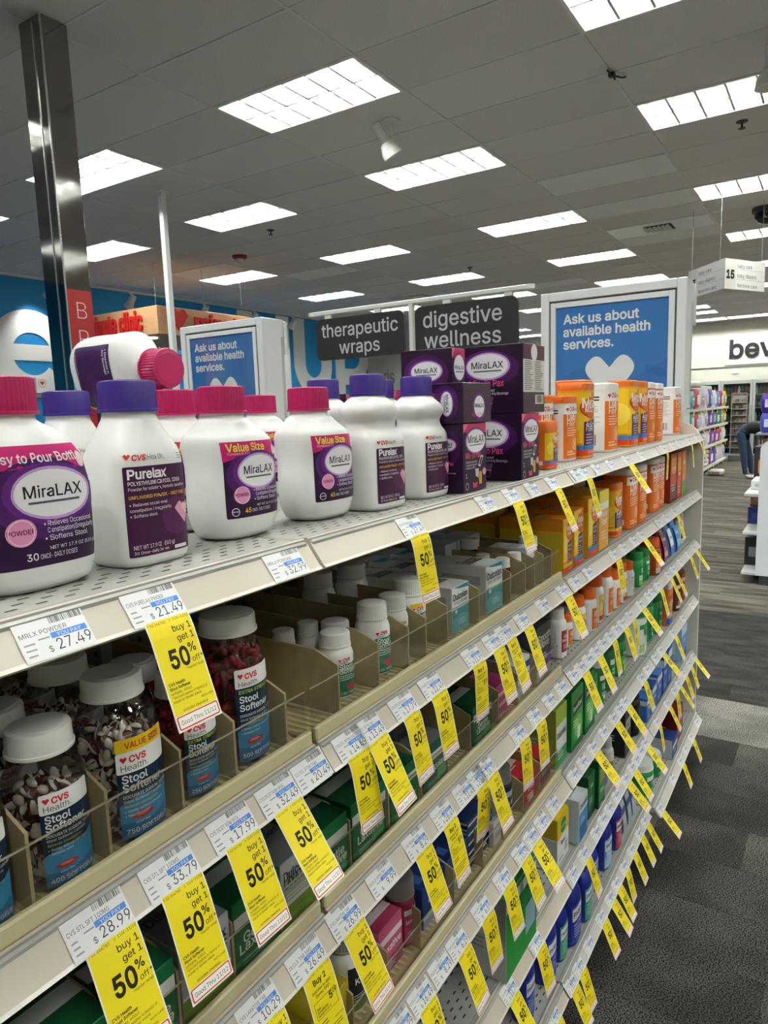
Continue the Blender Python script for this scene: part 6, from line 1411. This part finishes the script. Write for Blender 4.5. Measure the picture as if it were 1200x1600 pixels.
# coolers along the far wall
for k in range(7):
    y1 = 4.25 - k * .78
    r = root('cooler_cabinet', 'glass-door drinks cooler on the far wall, %s from the letter stems side' % ORD[k + 1], 'cooler', (X_FAR - .72, y1 - .77, 0), 0, 'drinks coolers on the far wall')
    MB().box(.70, 0, 0, .715, .77, 2.10, mat('23272b', .6)).box(0.02, 0, 2.06, .70, .77, 2.10, mat('2a2e32', .6)).box(.02, 0, 0, .70, .77, .12, mat('30343a', .6)).build('cabinet', r)
    b = MB()
    for q in ((0, 0, .06, 2.12), (.71, 0, .77, 2.12), (.06, 2.03, .71, 2.12), (.06, 0, .71, .14)): b.box(-.03, q[0], q[1], .02, q[2], q[3], mat('cfd2d2', .35, .3))
    dr = b.build('door_frame', r, 0)
    MB().box(-.008, .06, .14, -.004, .71, 2.03, GLASS).build('door_pane', dr, 0)
    MB().box(-.06, .05, .8, -.03, .075, 1.5, mat('b8bcbc', .3, .5)).build('door_handle', dr, 0)
    for s in range(5):
        sh_ = MB().box(.06, .02, .28 + s * .36, .68, .75, .295 + s * .36, mat('a8acac', .4)).build('shelf', r, 0)
        b = MB()
        for i in range(8): b.lathe([(.034, 0), (.036, .02), (.036, .14), (.014, .20), (.014, .235)], mat(rnd.choice(['b8c8d0', '3a6a4a', '9a3a34', 'd8d4c8', '2a3a6a', '6a4a2a']), .2), 8, (.12, .075 + i * .089, .296 + s * .36))
        o = b.build('drink_bottles', r, 40); o['kind'] = 'stuff'
o = MB().box(X_FAR - .02, 2.36, 2.32, X_FAR, 2.52, 2.42, mat('e8e6dc', .4), .006).build('emergency_light'); tag(o, 'small white emergency lamp on the far wall above the coolers', 'lamp')
# shelf end at the frame edge
r = root('corner_shelving', 'white shelf end cut off by the frame edge, across the aisle', 'shelving', (6.75, .07, 0))
W_ = mat('d9dde2', .35)
MB().prism([(y, z) for y, z in [(-1.0, 0.08), (.46, .08), (.46, 1.18)] + [(.38 + .08 * math.cos(PI / 2 * k / 6), 1.18 + .08 * math.sin(PI / 2 * k / 6)) for k in range(1, 7)] + [(-1.0, 1.26)]], 'x', 0, .03, W_).build('end_panel', r)
MB().box(.0, -1.0, 0, 1.6, .43, .08, mat('2a2a2c', .6)).build('base', r)
MB().box(.03, -.15, .08, 1.6, -.10, 1.2, mat('9a9b9c', .6)).build('back_panel', r)
for z in (.10, .46, .80): MB().box(.03, -.10, z - .03, 1.6, .575, z, mat('c2c4c4', .4), .004).build('shelf', r)
def rbox(label, x, y, z, w_, d_, h, c, band):
    b = MB().box(-w_ / 2, 0, 0, w_ / 2, d_, h, mat(c, .5), .004); P = Print(); P.rect(w_ * .1, h * .3, w_ * .9, h * .7, band, 1); P.into(b, plane_map((-w_ / 2, 0, 0), (1, 0, 0), (0, 0, 1)), base=.001)
    P = Print(); P.rect(d_ * .15, h * .3, d_ * .7, h * .65, band, 1); P.into(b, plane_map((-w_ / 2, d_, 0), (0, -1, 0), (0, 0, 1)), base=.001)
    o = b.build('goods_box'); o.location = (6.78 + x, y, z + .001); tag(o, label, 'box', 'boxes on the cut-off shelf')
rbox('black box with grey label on the lowest level of the cut-off shelf', .55, .43, .10, .5, .22, .26, '17181b', '8a8d90')
rbox('navy box on the middle level of the cut-off shelf', .75, .43, .46, .6, .22, .16, '1c2560', '3a4a9c')
rbox('brown cardboard box on the cut-off shelf above the navy one', .75, .44, .625, .5, .2, .14, '8a6442', 'a57a54')
rbox('white box on the upper level of the cut-off shelf', .5, .42, .80, .4, .2, .08, 'e2e2e0', 'b0b0b0')
rbox('black box with orange stripe on the upper level of the cut-off shelf', .95, .40, .80, .4, .24, .36, '151517', 'd0682a')
# tall violet carton behind it, by the coolers
pack('carton', 'violet and white carton stacked by the coolers at the frame edge', 14.0, .97, 1.36, .5, .3, .34, '4a2a9a', 'e8e4f0', cat='carton')
pack('carton', 'violet and blue carton under the other violet one at the frame edge', 14.0, .97, 1.02, .5, .3, .338, '4a4ab8', 'dfe6f4', cat='carton')
r = root('stock_cart', 'dark stock cart carrying the violet cartons at the frame edge', 'cart', (13.7, .60, 0))
MB().box(0, 0, .98, .65, .56, 1.02, mat('8a8c90', .4), .006).box(0, 0, .2, .65, .56, .24, mat('5a5c60', .5), .006).build('deck', r)
for x in (.02, .60):
    for y in (.02, .51): MB().box(x, y, .08, x + .03, y + .03, .98, mat('4a4c50', .4)).lathe([(.04, 0), (.04, .08)], mat('1a1a1a', .6), 10, (x + .015, y + .015, 0)).build('leg', r)
# ================================================================ the person bending in the aisle
def skin_body(name, verts, edges, radii, sub=2, root_i=0):
    me = bpy.data.meshes.new(name); me.from_pydata(verts, edges, []); o = bpy.data.objects.new(name, me); COL.objects.link(o)
    m = o.modifiers.new('skin', 'SKIN'); m.use_smooth_shade = True
    for i, rd in enumerate(radii):
        sv = me.skin_vertices[0].data[i]; sv.radius = (rd, rd) if not isinstance(rd, tuple) else rd; sv.use_root = (i == root_i)
    s = o.modifiers.new('sub', 'SUBSURF'); s.levels = sub; s.render_levels = sub
    dg = bpy.context.evaluated_depsgraph_get(); ev = o.evaluated_get(dg); nm = bpy.data.meshes.new_from_object(ev)
    bpy.data.objects.remove(o); return nm
pr_ = root('person', 'person in dark t-shirt and blue jeans bending over in the far aisle', 'person', (16.0, 1.45, 0))
# facing -Y, hips back (+Y); joints in metres, x = along the aisle
V = [(0, .18, .96),                                                     # 0 pelvis
     (0, .06, 1.02), (0, -.10, 1.05), (0, -.24, 1.03), (0, -.31, .99), (0, -.37, .94), (0, -.43, .88), (0, -.455, .80),   # 1-7 spine, neck, head
     (-.09, .17, .92), (-.10, .10, .52), (-.10, .06, .10), (-.10, .0, .045), (-.10, -.13, .035),     # 8-12 leg
     (.09, .16, .92), (.10, .03, .52), (.10, -.04, .10), (.10, -.10, .045), (.10, -.23, .035),      # 13-17 leg
     (-.16, -.25, 1.01), (-.20, -.20, .76), (-.17, -.23, .53), (-.165, -.245, .45),                # 18-21 arm
     (.16, -.25, 1.01), (.20, -.27, .75), (.17, -.33, .54), (.165, -.345, .46)]                    # 22-25 arm
E_ = [(0, 1), (1, 2), (2, 3), (3, 4), (4, 5), (5, 6), (6, 7), (0, 8), (8, 9), (9, 10), (10, 11), (11, 12), (0, 13), (13, 14), (14, 15), (15, 16), (16, 17), (3, 18), (18, 19), (19, 20), (20, 21), (3, 22), (22, 23), (23, 24), (24, 25)]
RR = [.145, .135, .15, .15, .075, .055, .085, .07, .10, .075, .048, .045, .035, .10, .075, .048, .045, .035, .065, .045, .034, .034, .065, .045, .034, .034]
for base in (21, 25):
    bx, by, bz = V[base]
    for dx, dy, l in ((-.025, -.012, .07), (-.009, -.018, .085), (.008, -.018, .08), (.024, -.012, .062), (-.03, .02, .05)):
        i = len(V); V += [(bx + dx, by + dy, bz - .04), (bx + dx * 1.2, by + dy - .012, bz - .04 - l)]; E_ += [(base, i), (i, i + 1)]; RR += [.0105, .008]
me = skin_body('body', V, E_, RR)
ms = [mat('c49a80', .5), mat('161a14', .8), noisy('denim', [(.3, '1f3048'), (.7, '2b4160')], 40, .8, 3), mat('e2e0da', .6)]
for m in ms: me.materials.append(m)
for p in me.polygons:
    c = p.center
    if c.z < .085: k = 3
    elif c.y > .06 + max(0, (c.z - .9)) * .3 and c.z > .08 and not (c.z > 1.06 and c.y < .12) or (c.z < .93 and c.y > -.14 and abs(c.x) < .185 and not (abs(c.x) > .13 and c.y < -.1)): k = 2
    elif c.y < -.33 and c.z < 1.0: k = 0
    elif abs(c.x) > .12 and c.z < .80: k = 0
    else: k = 1
    p.material_index = k
link('body', me, pr_)
b = MB(); b.lathe([(.02, .105), (.07, .09), (.098, .04), (.10, -.01), (.088, -.05)], mat('2c1e16', .7), 18); b.xf(Matrix.Translation((0, -.43, .87)) @ Matrix.Rotation(.9, 4, 'X') @ Matrix.Scale(.9, 4, (1, 0, 0))); b.build('hair', pr_, 60)
b = MB()
for s in (-1, 1): b.lathe([(.009, -.004), (.010, 0), (.004, .006)], mat('241a14', .3), 8, (s * .034, -.515, .835))
b.box(-.012, -.545, .79, .012, -.515, .82, ms[0], .004).box(-.025, -.525, .758, .025, -.515, .766, mat('9a5a50', .5)); b.build('face', pr_)
